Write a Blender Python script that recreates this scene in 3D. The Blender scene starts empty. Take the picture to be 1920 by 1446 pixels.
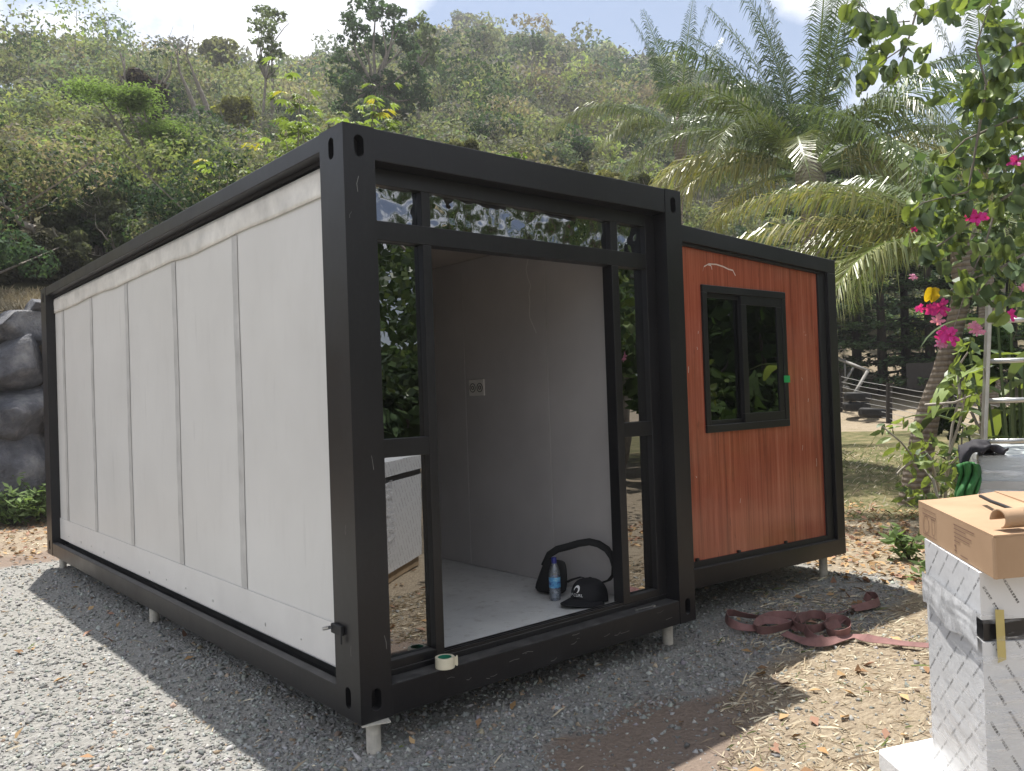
import bpy, math, random
import numpy as np
from mathutils import Vector, Matrix, Euler

sc = bpy.context.scene
col = sc.collection
R = math.radians

# ------------------------------------------------------------------ camera
CAMP = Vector((-1.70439, -3.043615, 1.324234))
CROT = Euler((1.583575, 0.034337, -0.700896), 'XYZ')
FPX, PW, PH = 1565.993, 1920.0, 1446.0
cam_d = bpy.data.cameras.new('camera')
cam_d.sensor_width = 36.0
cam_d.lens = FPX / PW * 36.0
cam_d.clip_start = 0.05
cam_d.clip_end = 3000
cam = bpy.data.objects.new('camera', cam_d)
cam.location = CAMP
cam.rotation_euler = CROT
col.objects.link(cam)
sc.camera = cam

# ------------------------------------------------------------------ sky and sun
SUN = Vector((0.33, 0.92, 2.62)).normalized()
world = bpy.data.worlds.new('World')
sc.world = world
world.use_nodes = True
wn = world.node_tree
wn.nodes.clear()
w_out = wn.nodes.new('ShaderNodeOutputWorld')
w_bg = wn.nodes.new('ShaderNodeBackground')
w_bg.inputs['Strength'].default_value = 0.07
w_sky = wn.nodes.new('ShaderNodeTexSky')
w_sky.sky_type = 'NISHITA'
w_sky.sun_disc = False
w_sky.sun_elevation = math.asin(SUN.z)
w_sky.sun_rotation = math.atan2(SUN.x, SUN.y)
w_sky.air_density = 1.0
w_sky.dust_density = 0.15
w_sky.ozone_density = 2.5
w_tc = wn.nodes.new('ShaderNodeTexCoord')
w_map = wn.nodes.new('ShaderNodeMapping')
w_map.inputs['Scale'].default_value = (1.0, 1.0, 1.7)
w_map.inputs['Location'].default_value = (3.2, 1.45, 0.12)
w_noise = wn.nodes.new('ShaderNodeTexNoise')
w_noise.inputs['Scale'].default_value = 2.1
w_noise.inputs['Detail'].default_value = 9.0
w_noise.inputs['Roughness'].default_value = 0.56
w_ramp = wn.nodes.new('ShaderNodeValToRGB')
w_ramp.color_ramp.elements[0].position = 0.455
w_ramp.color_ramp.elements[0].color = (0, 0, 0, 1)
w_ramp.color_ramp.elements[1].position = 0.535
w_ramp.color_ramp.elements[1].color = (1, 1, 1, 1)
w_noise2 = wn.nodes.new('ShaderNodeTexNoise')
w_noise2.inputs['Scale'].default_value = 3.3
w_noise2.inputs['Detail'].default_value = 6.0
w_cc = wn.nodes.new('ShaderNodeValToRGB')
w_cc.color_ramp.elements[0].position = 0.35
w_cc.color_ramp.elements[0].color = (7.2, 7.6, 8.4, 1)
w_cc.color_ramp.elements[1].position = 0.62
w_cc.color_ramp.elements[1].color = (12.0, 12.1, 12.4, 1)
w_mix = wn.nodes.new('ShaderNodeMix')
w_mix.data_type = 'RGBA'
L = wn.links.new
L(w_tc.outputs['Generated'], w_map.inputs['Vector'])
L(w_map.outputs['Vector'], w_noise.inputs['Vector'])
L(w_map.outputs['Vector'], w_noise2.inputs['Vector'])
L(w_noise.outputs['Fac'], w_ramp.inputs['Fac'])
L(w_noise2.outputs['Fac'], w_cc.inputs['Fac'])
L(w_ramp.outputs['Color'], w_mix.inputs['Factor'])
L(w_sky.outputs['Color'], w_mix.inputs['A'])
L(w_cc.outputs['Color'], w_mix.inputs['B'])
L(w_mix.outputs['Result'], w_bg.inputs['Color'])
L(w_bg.outputs['Background'], w_out.inputs['Surface'])

sun_d = bpy.data.lights.new('sun', 'SUN')
sun_d.energy = 5.0
sun_d.angle = R(0.55)
sun_d.color = (1.0, 0.955, 0.88)
sun = bpy.data.objects.new('sun', sun_d)
sun.rotation_euler = SUN.to_track_quat('Z', 'Y').to_euler()
sun.location = SUN * 50
col.objects.link(sun)

vs = sc.view_settings
vs.view_transform = 'Standard'
vs.look = 'None'
vs.gamma = 1.0
vs.use_curve_mapping = False
vs.exposure = 0.85
sc.render.engine = 'CYCLES'
cy = sc.cycles
cy.use_denoising = True
cy.max_bounces = 6
cy.diffuse_bounces = 3
cy.glossy_bounces = 3
cy.transmission_bounces = 6
cy.transparent_max_bounces = 12
cy.sample_clamp_indirect = 6.0
cy.caustics_reflective = False
cy.caustics_refractive = False

# ------------------------------------------------------------------ helpers: pixels to places
CM = CROT.to_matrix()
CMn = np.array(CM)
CPn = np.array(CAMP)


def ray(px, py):
    return CMn @ np.array([(px - PW / 2) / FPX, -(py - PH / 2) / FPX, -1.0])


def onz(px, py, z):
    d = ray(px, py)
    return CPn + d * (z - CPn[2]) / d[2]


def onx(px, py, x):
    d = ray(px, py)
    return CPn + d * (x - CPn[0]) / d[0]


def ony(px, py, y):
    d = ray(px, py)
    return CPn + d * (y - CPn[1]) / d[1]


def at(px, py, dist):
    d = ray(px, py)
    return CPn + d * dist / math.hypot(d[0], d[1])


def az_of(px):
    d = ray(px, 740)
    return math.degrees(math.atan2(d[0], d[1]))


# ------------------------------------------------------------------ helpers: noise
def _hash(i, j, k, seed):
    h = (i * 374761393 + j * 668265263 + k * 2147483647 + seed * 974711) & 0xFFFFFFFF
    h = ((h ^ (h >> 13)) * 1274126177) & 0xFFFFFFFF
    h = h ^ (h >> 16)
    return (h & 0xFFFF) / 65535.0


def vnoise(P, seed=0):
    P = np.asarray(P, float)
    i = np.floor(P).astype(np.int64)
    f = P - i
    f = f * f * (3 - 2 * f)
    out = 0
    for a in (0, 1):
        for b in (0, 1):
            for c in (0, 1):
                wgt = (f[..., 0] if a else 1 - f[..., 0]) * (f[..., 1] if b else 1 - f[..., 1]) * (f[..., 2] if c else 1 - f[..., 2])
                out = out + wgt * _hash(i[..., 0] + a, i[..., 1] + b, i[..., 2] + c, seed)
    return out


def fbm(P, octv=4, seed=0):
    P = np.asarray(P, float)
    s = 0
    a = 0.5
    for o in range(octv):
        s = s + a * vnoise(P * (2.03 ** o) + 17.3 * o, seed + o)
        a *= 0.5
    return s


def n2(x, y, sc_, seed=0, octv=4):
    x = np.asarray(x, float)
    y = np.asarray(y, float)
    return fbm(np.stack([x * sc_, y * sc_, np.zeros_like(x)], -1), octv, seed)


# ------------------------------------------------------------------ helpers: materials
class NT:
    def __init__(s, name):
        s.m = bpy.data.materials.new(name)
        s.m.use_nodes = True
        s.t = s.m.node_tree
        s.t.nodes.clear()
        s.out = s.t.nodes.new('ShaderNodeOutputMaterial')

    def n(s, typ, **kw):
        nd = s.t.nodes.new(typ)
        for k, v in kw.items():
            if k.startswith('_'):
                setattr(nd, k[1:], v)
            else:
                s.put(nd.inputs[k.replace('__', ' ')], v)
        return nd

    def put(s, sock, v):
        if hasattr(v, 'is_output') or isinstance(v, bpy.types.NodeSocket):
            s.t.links.new(v, sock)
        elif isinstance(v, (tuple, list)) and len(v) == 3 and sock.type == 'RGBA':
            sock.default_value = (*v, 1)
        else:
            sock.default_value = v

    def obj(s):
        return s.n('ShaderNodeTexCoord').outputs['Object']

    def uv(s):
        return s.n('ShaderNodeTexCoord').outputs['UV']

    def mapping(s, vec, scale=(1, 1, 1), loc=(0, 0, 0), rot=(0, 0, 0)):
        nd = s.n('ShaderNodeMapping', Vector=vec)
        nd.inputs['Scale'].default_value = scale
        nd.inputs['Location'].default_value = loc
        nd.inputs['Rotation'].default_value = rot
        return nd.outputs['Vector']

    def noise(s, scale, detail=4, rough=0.55, vec=None):
        nd = s.n('ShaderNodeTexNoise', Scale=scale, Detail=detail, Roughness=rough)
        if vec is not None:
            s.put(nd.inputs['Vector'], vec)
        return nd.outputs['Fac']

    def ramp(s, fac, stops, interp='LINEAR'):
        nd = s.n('ShaderNodeValToRGB', Fac=fac)
        cr = nd.color_ramp
        cr.interpolation = interp
        while len(cr.elements) < len(stops):
            cr.elements.new(0.5)
        for e, (p, c) in zip(cr.elements, stops):
            e.position = p
            if not isinstance(c, (tuple, list)):
                c = (c, c, c)
            e.color = (*c[:3], 1)
        return nd.outputs['Color']

    def mix(s, fac, a, b, blend='MIX'):
        nd = s.n('ShaderNodeMix', _data_type='RGBA', _blend_type=blend)
        s.put(nd.inputs['Factor'], fac)
        s.put(nd.inputs['A'], a)
        s.put(nd.inputs['B'], b)
        return nd.outputs['Result']

    def math(s, op, a, b=0.0):
        nd = s.t.nodes.new('ShaderNodeMath')
        nd.operation = op
        s.put(nd.inputs[0], a)
        s.put(nd.inputs[1], b)
        return nd.outputs[0]

    def bump(s, h, strength=0.3, dist=0.01):
        return s.n('ShaderNodeBump', Height=h, Strength=strength, Distance=dist).outputs['Normal']

    def attr(s, name):
        return s.n('ShaderNodeAttribute', _attribute_name=name).outputs['Color']

    def bsdf(s, **kw):
        return s.n('ShaderNodeBsdfPrincipled', **kw).outputs['BSDF']

    def fin(s, sh):
        s.t.links.new(sh, s.out.inputs['Surface'])
        return s.m


MAT = {}


def simple(name, c, rough=0.6, var=0.12, scale=8.0, metal=0.0, spec=0.5, bump=0.0, bscale=60.0):
    t = NT(name)
    o = t.obj()
    f = t.noise(scale, 5, 0.6, o)
    c2 = tuple(x * (1 - var) for x in c)
    c1 = tuple(min(1, x * (1 + var)) for x in c)
    cc = t.ramp(f, [(0.3, c2), (0.7, c1)])
    kw = dict(Base__Color=cc, Roughness=t.math('ADD', t.math('MULTIPLY', f, 0.2), rough - 0.1), Metallic=metal, Specular__IOR__Level=spec)
    if bump:
        kw['Normal'] = t.bump(t.noise(bscale, 4, 0.6, o), bump, 0.004)
    MAT[name] = t.fin(t.bsdf(**kw))
    return MAT[name]


# ------------------------------------------------------------------ helpers: meshes
class MB:
    def __init__(s):
        s.v = []
        s.f = []
        s.uv = {}

    def add(s, vs, fs):
        b = len(s.v)
        s.v.extend([tuple(map(float, q)) for q in vs])
        s.f.extend([tuple(i + b for i in f) for f in fs])
        return b

    def box(s, x0, x1, y0, y1, z0, z1):
        s.add([(x0, y0, z0), (x1, y0, z0), (x1, y1, z0), (x0, y1, z0), (x0, y0, z1), (x1, y0, z1), (x1, y1, z1), (x0, y1, z1)],
              [(0, 3, 2, 1), (4, 5, 6, 7), (0, 1, 5, 4), (1, 2, 6, 5), (2, 3, 7, 6), (3, 0, 4, 7)])
        return s

    def hexa(s, lo, hi):
        """lo and hi: four corners each, counter-clockwise from above"""
        s.add(list(lo) + list(hi), [(0, 3, 2, 1), (4, 5, 6, 7), (0, 1, 5, 4), (1, 2, 6, 5), (2, 3, 7, 6), (3, 0, 4, 7)])
        return s

    def tube(s, pts, rad, n=6, cap=True):
        pts = [np.array(q, float) for q in pts]
        if not hasattr(rad, '__len__'):
            rad = [rad] * len(pts)
        rings = []
        up = np.array([0.31, 0.17, 0.93])
        for i, q in enumerate(pts):
            d = pts[min(i + 1, len(pts) - 1)] - pts[max(i - 1, 0)]
            d = d / (np.linalg.norm(d) + 1e-9)
            a = np.cross(d, up)
            if np.linalg.norm(a) < 0.05:
                a = np.cross(d, np.array([1.0, 0, 0]))
            a /= np.linalg.norm(a)
            b = np.cross(d, a)
            rings.append([q + rad[i] * (math.cos(t) * a + math.sin(t) * b) for t in np.arange(n) * 2 * math.pi / n])
        vs = [v for r in rings for v in r]
        fs = []
        for i in range(len(pts) - 1):
            for j in range(n):
                k = (j + 1) % n
                fs.append((i * n + j, i * n + k, (i + 1) * n + k, (i + 1) * n + j))
        if cap:
            fs.append(tuple(range(n))[::-1])
            fs.append(tuple((len(pts) - 1) * n + j for j in range(n)))
        s.add(vs, fs)
        return s

    def lathe(s, prof, n=20, c=(0, 0, 0)):
        vs = []
        for r, z in prof:
            for j in range(n):
                t = 2 * math.pi * j / n
                vs.append((c[0] + r * math.cos(t), c[1] + r * math.sin(t), c[2] + z))
        fs = []
        for i in range(len(prof) - 1):
            for j in range(n):
                k = (j + 1) % n
                fs.append((i * n + j, i * n + k, (i + 1) * n + k, (i + 1) * n + j))
        s.add(vs, fs)
        return s

    def ribbon(s, pts, side, width):
        """flat band: pts centre line, side unit vectors, width"""
        vs = []
        for q, d in zip(pts, side):
            q = np.array(q, float)
            d = np.array(d, float)
            d /= np.linalg.norm(d) + 1e-9
            vs += [q - d * width / 2, q + d * width / 2]
        s.add(vs, [(2 * i, 2 * i + 1, 2 * i + 3, 2 * i + 2) for i in range(len(pts) - 1)])
        return s

    def grid(s, fn, nu, nv):
        vs = [fn(i / nu, j / nv) for j in range(nv + 1) for i in range(nu + 1)]
        s.add(vs, [(j * (nu + 1) + i, j * (nu + 1) + i + 1, (j + 1) * (nu + 1) + i + 1, (j + 1) * (nu + 1) + i) for j in range(nv) for i in range(nu)])
        return s

    def mesh(s, name, mat=None, smooth=False, warp=None):
        me = bpy.data.meshes.new(name)
        v = s.v if warp is None else [warp(q) for q in s.v]
        me.from_pydata(v, [], s.f)
        if mat:
            me.materials.append(MAT[mat])
        if smooth:
            me.polygons.foreach_set('use_smooth', [True] * len(me.polygons))
        me.update()
        return me

    def build(s, name, mat, parent=None, bevel=0.0, smooth=False, warp=None, solid=0.0, sub=0):
        o = bpy.data.objects.new(name, s.mesh(name, mat, smooth, warp))
        col.objects.link(o)
        if parent is not None:
            o.parent = parent
        if solid:
            md = o.modifiers.new('solid', 'SOLIDIFY')
            md.thickness = solid
            md.offset = 0
        if sub:
            md = o.modifiers.new('sub', 'SUBSURF')
            md.levels = sub
            md.render_levels = sub
        if bevel:
            md = o.modifiers.new('bevel', 'BEVEL')
            md.width = bevel
            md.segments = 2
            md.limit_method = 'ANGLE'
            md.harden_normals = False
        return o


def tag(o, label, cat, group=None, kind=None):
    o['label'] = label
    o['category'] = cat
    if group:
        o['group'] = group
    if kind:
        o['kind'] = kind
    return o


def structure(o):
    o['kind'] = 'structure'
    return o


def empty(name, loc, label, cat, group=None, rz=0):
    o = bpy.data.objects.new(name, None)
    o.location = loc
    o.rotation_euler = (0, 0, rz)
    o.empty_display_size = 0.1
    col.objects.link(o)
    return tag(o, label, cat, group)


def shift(mb, c):
    """coordinates relative to a thing's base"""
    mb.v = [(q[0] - c[0], q[1] - c[1], q[2] - c[2]) for q in mb.v]
    return mb


def np_mesh(name, V, F, mat, colr=None, smooth=False):
    """big meshes: V (n,3), F (m,k) all faces alike, colr (n,3) per vertex"""
    me = bpy.data.meshes.new(name)
    V = np.ascontiguousarray(V, dtype=np.float32)
    F = np.ascontiguousarray(F, dtype=np.int32)
    k = F.shape[1]
    me.vertices.add(len(V))
    me.vertices.foreach_set('co', V.ravel())
    me.loops.add(F.size)
    me.loops.foreach_set('vertex_index', F.ravel())
    me.polygons.add(len(F))
    me.polygons.foreach_set('loop_start', np.arange(0, F.size, k, dtype=np.int32))
    me.polygons.foreach_set('loop_total', np.full(len(F), k, dtype=np.int32))
    if smooth:
        me.polygons.foreach_set('use_smooth', np.ones(len(F), dtype=bool))
    me.update(calc_edges=True)
    if colr is not None:
        a = me.color_attributes.new('col', 'FLOAT_COLOR', 'POINT')
        c4 = np.ones((len(V), 4), np.float32)
        c4[:, :3] = colr
        a.data.foreach_set('color', c4.ravel())
    for m in ([mat] if isinstance(mat, str) else mat):
        me.materials.append(MAT[m])
    return me


def np_obj(name, me, parent=None):
    o = bpy.data.objects.new(name, me)
    col.objects.link(o)
    if parent is not None:
        o.parent = parent
    return o


def leaf_quads(rng, P, Nn, S, Cc, aspect=0.5, tri=False, fold=0.0):
    """rhombus leaves: returns V, F, C"""
    n = len(P)
    Nn = Nn / (np.linalg.norm(Nn, axis=1, keepdims=True) + 1e-9)
    rv = rng.normal(size=(n, 3))
    T = np.cross(Nn, rv)
    T /= np.linalg.norm(T, axis=1, keepdims=True) + 1e-9
    B = np.cross(Nn, T)
    S = np.asarray(S).reshape(-1, 1)
    if tri:
        V = np.stack([P - T * S * 0.6 - B * S * aspect, P - T * S * 0.6 + B * S * aspect, P + T * S * 0.9], 1).reshape(-1, 3)
        F = np.arange(3 * n).reshape(n, 3)
        C = np.repeat(Cc, 3, 0)
    else:
        V = np.stack([P - T * S, P + B * S * aspect + Nn * S * fold, P + T * S, P - B * S * aspect + Nn * S * fold], 1).reshape(-1, 3)
        F = np.arange(4 * n).reshape(n, 4)
        C = np.repeat(Cc, 4, 0)
    return V, F, C


def crown_points(rng, c, rx, rz, n, nclump, clump=0.33, inner=0.35, full=False):
    """leaf places spread through clumps on an uneven crown"""
    d = rng.normal(size=(nclump, 3))
    d /= np.linalg.norm(d, axis=1, keepdims=True)
    if not full:
        d[:, 2] = np.abs(d[:, 2]) * 1.1 - 0.35
    else:
        d *= 0.95
    rad = rng.uniform(inner, 0.9, size=(nclump, 1))
    cc = d * rad * np.array([rx, rx, rz]) + np.asarray(c)
    cs = rng.uniform(0.65, 1.25, nclump) * clump * rx
    k = rng.integers(0, nclump, n)
    q = rng.normal(size=(n, 3))
    q /= np.linalg.norm(q, axis=1, keepdims=True)
    q *= rng.uniform(0.55, 1.0, size=(n, 1)) ** 0.6
    P = cc[k] + q * cs[k][:, None] * np.array([1, 1, 0.75])
    return P, q, k


# ------------------------------------------------------------------ materials
def steel_paint():
    t = NT('black_steel')
    o = t.obj()
    big = t.noise(1.6, 6, 0.65, o)
    fine = t.noise(38, 4, 0.7, o)
    streak = t.noise(6, 5, 0.7, t.mapping(o, (4, 4, 0.5)))
    c = t.ramp(big, [(0.25, (0.007, 0.0068, 0.008)), (0.8, (0.014, 0.0135, 0.0155))])
    dust = t.ramp(t.math('MULTIPLY', streak, fine), [(0.24, 0.0), (0.48, 0.6)])
    c = t.mix(t.math('MULTIPLY', dust, 0.12), c, (0.10, 0.098, 0.095))
    nz = t.n('ShaderNodeSeparateXYZ', Vector=t.n('ShaderNodeNewGeometry').outputs['Normal']).outputs['Z']
    top = t.math('MULTIPLY', t.ramp(nz, [(0.7, 0.0), (0.95, 1.0)]), t.ramp(t.noise(11, 6, 0.75, o), [(0.38, 0.1), (0.62, 0.75)]))
    c = t.mix(top, c, (0.13, 0.125, 0.12))
    r = t.math('ADD', t.ramp(big, [(0.3, 0.28), (0.75, 0.45)]), t.math('MULTIPLY', top, 0.4))
    MAT['black_steel'] = t.fin(t.bsdf(Base__Color=c, Roughness=r, Specular__IOR__Level=0.4, Normal=t.bump(t.noise(3.5, 3, 0.5, o), 0.10, 0.02)))


steel_paint()


def white_panel():
    t = NT('white_panel')
    o = t.obj()
    a = t.noise(1.1, 5, 0.6, o)
    b = t.noise(5, 6, 0.7, t.mapping(o, (3, 3, 0.6)))
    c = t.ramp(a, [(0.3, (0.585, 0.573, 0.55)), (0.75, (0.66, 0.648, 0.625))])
    c = t.mix(t.math('MULTIPLY', t.ramp(b, [(0.52, 0.0), (0.75, 1.0)]), 0.16), c, (0.44, 0.42, 0.39))
    scr = t.noise(14, 3, 0.5, t.mapping(o, (1, 1, 0.12)))
    c = t.mix(t.math('MULTIPLY', t.ramp(scr, [(0.66, 0.0), (0.72, 1.0)]), 0.18), c, (0.35, 0.34, 0.33))
    MAT['white_panel'] = t.fin(t.bsdf(Base__Color=c, Roughness=0.42, Normal=t.bump(t.noise(2.2, 2, 0.5, o), 0.12, 0.02)))


white_panel()
simple('grey_tape', (0.46, 0.45, 0.435), 0.45, 0.15, 9)
simple('strip_white', (0.645, 0.63, 0.61), 0.45, 0.05, 5)
simple('foil', (0.66, 0.64, 0.60), 0.4, 0.2, 7, bump=0.5, bscale=25)
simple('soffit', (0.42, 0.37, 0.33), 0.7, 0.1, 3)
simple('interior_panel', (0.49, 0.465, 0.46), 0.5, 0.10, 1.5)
simple('socket_white', (0.75, 0.72, 0.68), 0.35, 0.05)
simple('dark_hole', (0.006, 0.006, 0.006), 0.9, 0.1)
simple('rubber', (0.012, 0.012, 0.013), 0.7, 0.3, 20, bump=0.3)
simple('gasket', (0.008, 0.008, 0.009), 0.6, 0.2)
simple('pvc_grey', (0.52, 0.49, 0.43), 0.55, 0.25, 14, bump=0.3, bscale=40)
simple('green_tape', (0.02, 0.36, 0.10), 0.4, 0.1)
simple('chalk', (0.62, 0.50, 0.44), 0.9, 0.1)
simple('steel_bright', (0.55, 0.55, 0.56), 0.3, 0.1, 20, metal=1.0)
simple('aluminium', (0.62, 0.62, 0.62), 0.38, 0.12, 12, metal=0.85)


def wood_panel():
    t = NT('wood_panel')
    o = t.obj()
    g1 = t.noise(1.0, 9, 0.74, t.mapping(o, (24, 24, 0.7)))
    g2 = t.noise(1.0, 5, 0.6, t.mapping(o, (90, 90, 2.2)))
    plank = t.noise(1.0, 3, 0.6, t.mapping(o, (9, 9, 0.12)))
    c = t.ramp(g1, [(0.34, (0.15, 0.032, 0.019)), (0.46, (0.31, 0.073, 0.041)), (0.56, (0.42, 0.110, 0.064)), (0.70, (0.53, 0.18, 0.115))])
    c = t.mix(0.22, c, t.ramp(g2, [(0.38, (0.18, 0.040, 0.023)), (0.62, (0.48, 0.135, 0.080))]))
    knot = t.noise(1.0, 2, 0.5, t.mapping(o, (34, 34, 7)))
    c = t.mix(t.math('MULTIPLY', t.ramp(knot, [(0.70, 0.0), (0.78, 1.0)]), 0.55), c, (0.10, 0.022, 0.014))
    c = t.mix(t.math('MULTIPLY', plank, 0.2), c, (0.42, 0.105, 0.056))
    dust = t.noise(2.4, 5, 0.7, o)
    c = t.mix(t.math('MULTIPLY', t.ramp(dust, [(0.5, 0.0), (0.8, 1.0)]), 0.14), c, (0.55, 0.30, 0.21))
    MAT['wood_panel'] = t.fin(t.bsdf(Base__Color=c, Roughness=t.ramp(dust, [(0.3, 0.12), (0.8, 0.3)]), Specular__IOR__Level=0.9,
                                     Normal=t.bump(t.noise(2.6, 2, 0.5, o), 0.15, 0.02)))


wood_panel()


def floor_mat():
    t = NT('floor_board')
    o = t.obj()
    a = t.noise(2.5, 6, 0.7, o)
    b = t.noise(16, 5, 0.7, o)
    c = t.ramp(a, [(0.3, (0.60, 0.60, 0.59)), (0.7, (0.76, 0.76, 0.74))])
    c = t.mix(t.math('MULTIPLY', t.ramp(b, [(0.55, 0.0), (0.72, 1.0)]), 0.5), c, (0.30, 0.26, 0.22))
    MAT['floor_board'] = t.fin(t.bsdf(Base__Color=c, Roughness=0.5, Normal=t.bump(b, 0.1, 0.004)))


floor_mat()


def glass_mat(name, refl, tint, wav, wscale, wdist):
    t = NT(name)
    o = t.obj()
    nrm = t.bump(t.noise(wscale, 2, 0.5, o), wav, wdist)
    gl = t.n('ShaderNodeBsdfGlossy', Color=(0.86, 0.88, 0.92), Roughness=0.004, Normal=nrm).outputs['BSDF']
    tr = t.n('ShaderNodeBsdfTransparent', Color=tint).outputs['BSDF']
    lw = t.n('ShaderNodeFresnel', IOR=1.5)
    fac = t.math('MINIMUM', t.math('ADD', t.math('MULTIPLY', lw.outputs['Fac'], 1.0), refl), 0.95)
    mx = t.n('ShaderNodeMixShader', Fac=fac)
    t.t.links.new(tr, mx.inputs[1])
    t.t.links.new(gl, mx.inputs[2])
    MAT[name] = t.fin(mx.outputs[0])


glass_mat('mirror_glass', 0.27, (0.16, 0.15, 0.13), 0.12, 1.6, 0.02)
glass_mat('wavy_glass', 0.28, (0.16, 0.15, 0.13), 1.0, 5.0, 0.06)
glass_mat('dark_glass', 0.12, (0.10, 0.10, 0.09), 0.15, 2.0, 0.02)


def foliage_mat(name, trans=0.35, rough=0.5, spec=0.35, tw=(1.08, 1.18, 0.62)):
    t = NT(name)
    c = t.attr('col')
    d = t.bsdf(Base__Color=c, Roughness=rough, Specular__IOR__Level=spec)
    tr = t.n('ShaderNodeBsdfTranslucent', Color=t.mix(1.0, c, tw, 'MULTIPLY')).outputs['BSDF']
    mx = t.n('ShaderNodeMixShader', Fac=trans)
    t.t.links.new(d, mx.inputs[1])
    t.t.links.new(tr, mx.inputs[2])
    MAT[name] = t.fin(mx.outputs[0])


foliage_mat('foliage', 0.42, 0.75, 0.12)
foliage_mat('palm_leaf', 0.26, 0.34, 0.6)
foliage_mat('glossy_leaf', 0.38, 0.36, 0.5)
foliage_mat('petal', 0.4, 0.5, 0.2, (1.1, 0.9, 1.1))
foliage_mat('litter', 0.1, 0.8, 0.2, (1.1, 1.0, 0.8))


def flat_col(name, c, rough=0.55, trans=0.35, spec=0.4):
    t = NT(name)
    info = t.n('ShaderNodeObjectInfo').outputs['Random']
    cc = t.mix(info, tuple(x * 0.75 for x in c), tuple(min(1, x * 1.3) for x in c))
    d = t.bsdf(Base__Color=cc, Roughness=rough, Specular__IOR__Level=spec)
    tr = t.n('ShaderNodeBsdfTranslucent', Color=t.mix(1.0, cc, (1.25, 1.2, 0.55), 'MULTIPLY')).outputs['BSDF']
    mx = t.n('ShaderNodeMixShader', Fac=trans)
    t.t.links.new(d, mx.inputs[1])
    t.t.links.new(tr, mx.inputs[2])
    MAT[name] = t.fin(mx.outputs[0])


flat_col('leaf_green', (0.105, 0.155, 0.075), 0.45, 0.3)
flat_col('leaf_lime', (0.20, 0.27, 0.085), 0.45, 0.4)
flat_col('leaf_yellow', (0.60, 0.42, 0.02), 0.5, 0.4)
flat_col('petal_pink', (0.62, 0.05, 0.32), 0.5, 0.35, 0.2)
flat_col('petal_pale', (0.66, 0.28, 0.48), 0.5, 0.35, 0.2)


def bark(name, a, b, ring=False):
    t = NT(name)
    o = t.obj()
    n_ = t.noise(9, 6, 0.7, t.mapping(o, (2, 2, 1 if ring else 0.5)))
    c = t.ramp(n_, [(0.3, a), (0.7, b)])
    h = n_
    if ring:
        wv = t.n('ShaderNodeTexWave', _wave_type='BANDS', _bands_direction='Z', Scale=5.0, Distortion=1.6, Detail=3.0, Vector=o).outputs['Fac']
        c = t.mix(t.math('MULTIPLY', t.ramp(wv, [(0.0, 1.0), (0.25, 0.0)]), 0.5), c, tuple(x * 0.5 for x in a))
        h = wv
    MAT[name] = t.fin(t.bsdf(Base__Color=c, Roughness=0.9, Specular__IOR__Level=0.2, Normal=t.bump(h, 0.6, 0.02)))


bark('bark_grey', (0.12, 0.105, 0.09), (0.30, 0.27, 0.235))
bark('bark_dark', (0.035, 0.03, 0.026), (0.10, 0.085, 0.07))
bark('bark_palm', (0.17, 0.14, 0.115), (0.34, 0.29, 0.245), True)
bark('dead_wood', (0.30, 0.27, 0.23), (0.50, 0.46, 0.40))


def rock_mat():
    t = NT('rock')
    o = t.obj()
    a = t.noise(1.7, 8, 0.68, o)
    b = t.noise(9, 6, 0.7, o)
    c = t.ramp(a, [(0.32, (0.075, 0.08, 0.098)), (0.5, (0.19, 0.195, 0.22)), (0.66, (0.42, 0.415, 0.42))])
    c = t.mix(t.math('MULTIPLY', t.ramp(b, [(0.55, 0.0), (0.75, 1.0)]), 0.4), c, (0.30, 0.28, 0.25))
    MAT['rock'] = t.fin(t.bsdf(Base__Color=c, Roughness=0.85, Normal=t.bump(t.math('ADD', b, t.noise(3.5, 8, 0.75, o)), 1.0, 0.16)))


rock_mat()


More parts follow.
